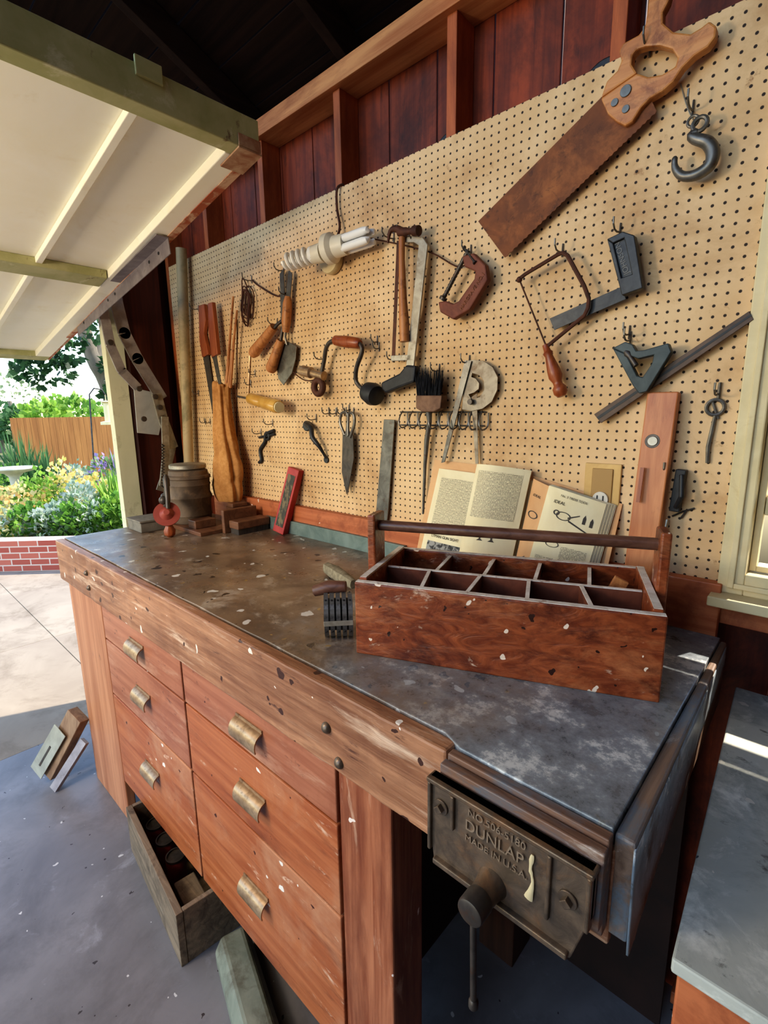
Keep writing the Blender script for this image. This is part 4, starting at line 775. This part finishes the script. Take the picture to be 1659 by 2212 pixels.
def leaves(name,label,cat,x,y,z0,ztop,r,cols,n,size,spiky=False,seed=0,trunk=None,ball_=False):
    rnd=random.Random(seed); vs=[];fs=[];mi=[]
    h=ztop-z0
    for i in range(n):
        while True:
            a=V((rnd.uniform(-1,1),rnd.uniform(-1,1),rnd.uniform(-1 if ball_ else 0,1)))
            if .35<a.length<1: break
        a=a.normalized()*(a.length**.4)
        lump=1+.3*noise.noise(a*2.3+V((seed,0,0)))
        c=V((x+a.x*r*lump,y+a.y*r*lump,(z0+h/2+a.z*h/2*lump) if ball_ else z0+a.z*h*lump))
        s=size*rnd.uniform(.6,1.3)
        if spiky:
            c0=V((x+rnd.uniform(-.6,.6)*r*.5,y+rnd.uniform(-.6,.6)*r*.5,z0)); d=V((a.x*r,a.y*r,h*max(.4,a.z+.35))); s2=d.cross(V((rnd.uniform(-1,1),rnd.uniform(-1,1),.1))).normalized()*size*.25
            q=[c0-s2,c0+s2,c0+d*.6+s2*.8,c0+d,c0+d*.6-s2*.8]
        else:
            d=(a+V((rnd.uniform(-.8,.8),rnd.uniform(-.8,.8),rnd.uniform(-.4,.9)))).normalized()*s; e,_=perp(d.normalized()); rot=Matrix.Rotation(rnd.uniform(0,6.28),3,d.normalized()); e=(rot@e)*s*.4
            q=[c,c+d*.5+e,c+d,c+d*.5-e]
        o=len(vs); vs+=q; fs.append(tuple(range(o,o+len(q)))); mi.append(rnd.randrange(len(cols)))
    me=bpy.data.meshes.new(name); b0=V((x,y,z0)); me.from_pydata([p-b0 for p in vs],[],fs)
    for k,c in enumerate(cols):
        nm='leaf_%d_%d_%d'%tuple(c); mt=MC.get(nm)
        if not mt:
            mt=M(nm,c,tuple(int(t*.8) for t in c),sc=(5,5,5),rough=.55,bump=0); bb_=mt.node_tree.nodes['Principled BSDF']
            N=mt.node_tree.nodes;L=mt.node_tree.links; tr=N.new('ShaderNodeBsdfTranslucent'); tr.inputs[0].default_value=lin(c); mx=N.new('ShaderNodeMixShader'); mx.inputs[0].default_value=.5
            out=N['Material Output']; L.new(bb_.outputs[0],mx.inputs[1]); L.new(tr.outputs[0],mx.inputs[2]); L.new(mx.outputs[0],out.inputs['Surface'])
        me.materials.append(mt)
    for p,i in zip(me.polygons,mi): p.material_index=i
    ob=bpy.data.objects.new(name,me); S.collection.objects.link(ob); ob.location=b0
    if trunk is None: return top(ob,label,cat)
    return ob
G1=[(110,156,66),(146,184,84),(84,126,52)]; G2=[(176,190,170),(208,214,200),(150,172,140)]; Y1=[(240,214,130),(246,230,172),(206,198,110)]; G3=[(70,106,64),(92,128,78)]; LM=[(150,188,78),(176,202,102),(120,160,64)]; PU=[(180,156,210),(150,176,116),(126,160,90)]; OR=[(240,200,136),(180,186,116),(230,214,156)]
bl=[(15,1135,-7.4,.38,G2+Y1,0),(60,1120,-7.25,.34,G1,0),(105,1125,-7.1,.30,G2,0),(150,1120,-6.95,.30,G1,0),(195,1115,-6.85,.30,G2+G1,0),(238,1105,-6.75,.30,LM,0),(272,1100,-6.65,.30,G1,0),
 (25,1075,-8.2,.45,OR,0),(80,1055,-8.3,.38,LM,0),(130,1035,-8.4,.38,Y1,0),(170,1075,-7.8,.34,G2,0),(200,1060,-8.3,.36,Y1,0),(245,1060,-7.7,.38,LM,1),(225,1010,-9.1,.36,PU,0),(262,1010,-9.0,.36,PU,1),(40,985,-10.9,.6,G3,1),(95,1010,-10.0,.4,G3,1),(160,1030,-9.7,.4,G2,0),(10,1030,-10.0,.45,G1,0)]
for i,(u,v,x,r,cols,sp_) in enumerate(bl):
    p=PX(u,v-28,x); 
    nm={0:'garden_shrub',1:'spiky_plant'}[sp_]
    lab='leafy %s garden shrub in the planter bed'%('yellow-flowered' if cols in (Y1,OR) else 'purple-flowered' if cols is PU else 'silvery green' if cols is G2 else 'green') if not sp_ else 'plant with long upright green blades in the bed'
    leaves(nm,lab,'plant',p.x,p.y,.29,p.z,r*.85,cols,560 if not sp_ else 130,.070 if not sp_ else .10,spiky=bool(sp_),seed=i)
fm=wood('cedar_fence',(124,82,44),(150,106,60),'Z',14,rough=.85)
pk=[]; y=3.05
while y<9: pk.append(box(-16.03,-16,y,y+.138,0,1.72)); y+=.143
pk.append(box(-16.08,-16.03,3.05,9,.3,.4)); pk.append(box(-16.08,-16.03,3.05,9,1.4,1.5))
top(mk('cedar_fence',pk,fm),'tall brown cedar board fence across the garden','fence')
p=PX(28,1010,-9.0); 
top(mk('bird_bath',lathe((p.x,p.y,.29),(p.x,p.y,p.z),[(0,.16),(.08,.15),(.12,.08),(.5,.055),(.8,.07),(.88,.12),(.93,.26),(.98,.30),(1,.30),(1,.26),(.96,.1)],24),M('bird_bath_stone',(176,176,166),(196,196,186),rough=.8),smooth=True),'pale stone pedestal bird bath in the garden','bird bath')
p=PX(200,1020,-9.3); ptop=PX(193,852,-9.3)
f=[mk('pole',tube([V((p.x,p.y,.29)),V((ptop.x,ptop.y,ptop.z)),V((ptop.x,ptop.y+.08,ptop.z+.10)),V((ptop.x,ptop.y+.2,ptop.z+.08)),V((ptop.x,ptop.y+.24,ptop.z))],.012,8),blacks,smooth=True)]
hz=V((ptop.x,ptop.y+.24,ptop.z))
f.append(mk('feeder_tube',[lathe(hz+V((0,0,-.1)),hz+V((0,0,-.5)),[(0,.02),(.05,.09),(.1,.05),(.85,.05),(.88,.12),(1,.12)],16),tube([hz,hz+V((0,0,-.1))],.006,6)],M('feeder_tan',(200,190,150),rough=.5),smooth=True))
T('bird_feeder','hanging bird feeder on a dark metal garden pole','bird feeder',f)
bark=M('bark',(104,98,88),(132,122,110),sc=(4,4,2),rough=.9,bump=.5)
t0=PX(248,900,-21); tk=mk('trunk',[tube(smooth_path([V((t0.x,t0.y,0)),t0,PX(232,830,-21),PX(200,770,-21),PX(178,700,-21),PX(165,640,-21)],3),[.32,.32,.32,.3,.3,.3,.3,.28,.28,.26,.25,.25,.24,.22,.2,.2],12),tube([PX(205,780,-21),PX(222,730,-21),PX(240,690,-21)],[.2,.16,.14],10)],bark,smooth=True)
fl=[]
for k,(u,v,r,n_) in enumerate(((62,800,.5,70),(105,795,.8,190),(135,760,.6,110),(150,705,.8,110),(250,790,.5,80),(215,700,.7,90),(252,850,.5,80))):
    p=PX(u,v,-20.5+(k%3)*.4); fl.append(leaves('foliage','','',p.x,p.y,p.z-r*.75,p.z+r*.75,r*.9,[(50,82,50),(72,106,64),(42,70,42)],n_,.26,seed=40+k,trunk=1,ball_=True))
T('large_tree','large tree with leaning grey trunk and drooping dark foliage','tree',[tk]+fl)
for k,(u,vt,x,r,cols,n_) in enumerate(((10,800,-39,1.6,[(150,164,124),(124,144,104)],260),(-14,872,-32,1.2,G3,600),(90,872,-23,.9,LM,600),(155,858,-26,1.1,LM+G1,700),(35,893,-28.5,.7,G3,600),(215,875,-34,1.4,G1,700))):
    p=PX(u,vt,x); 
    fo=leaves('foliage','','',p.x,p.y,p.z*.25,p.z,r,cols,n_,.28,seed=60+k,trunk=1,ball_=True)
    T('background_tree','rounded leafy tree behind the fence','tree',[mk('trunk',tube([V((p.x,p.y,-.02)),V((p.x,p.y,p.z*.6))],[.2,.12],8),bark,smooth=True),fo])
# ------------------------------------------------------------------ light
w=bpy.data.worlds.new('world'); S.world=w; w.use_nodes=True; N=w.node_tree.nodes; L=w.node_tree.links
sk=N.new('ShaderNodeTexSky'); sk.sky_type='NISHITA'; sk.sun_disc=False; sk.sun_elevation=math.radians(48); sk.sun_rotation=math.radians(160); sk.air_density=1.2; sk.dust_density=.3; sk.ozone_density=2.0
L.new(sk.outputs[0],N['Background'].inputs[0]); N['Background'].inputs[1].default_value=.52
sd=bpy.data.lights.new('sun','SUN'); sd.energy=8.0; sd.angle=math.radians(.8); sd.color=(1,.91,.78)
so=bpy.data.objects.new('sun',sd); S.collection.objects.link(so); so.location=(2,6,8); so.rotation_euler=V((-.32,-.70,-.80)).to_track_quat('-Z','Y').to_euler()
# added warm fill light, unseen below the raised door, brightens bench and tools
wl=bpy.data.lights.new('added_fill_lamp','POINT'); wl.energy=62; wl.color=(1,.84,.66); wl.shadow_soft_size=.16
wo=bpy.data.objects.new('added_fill_lamp',wl); S.collection.objects.link(wo); wo.location=(-1.75,-.85,2.02)
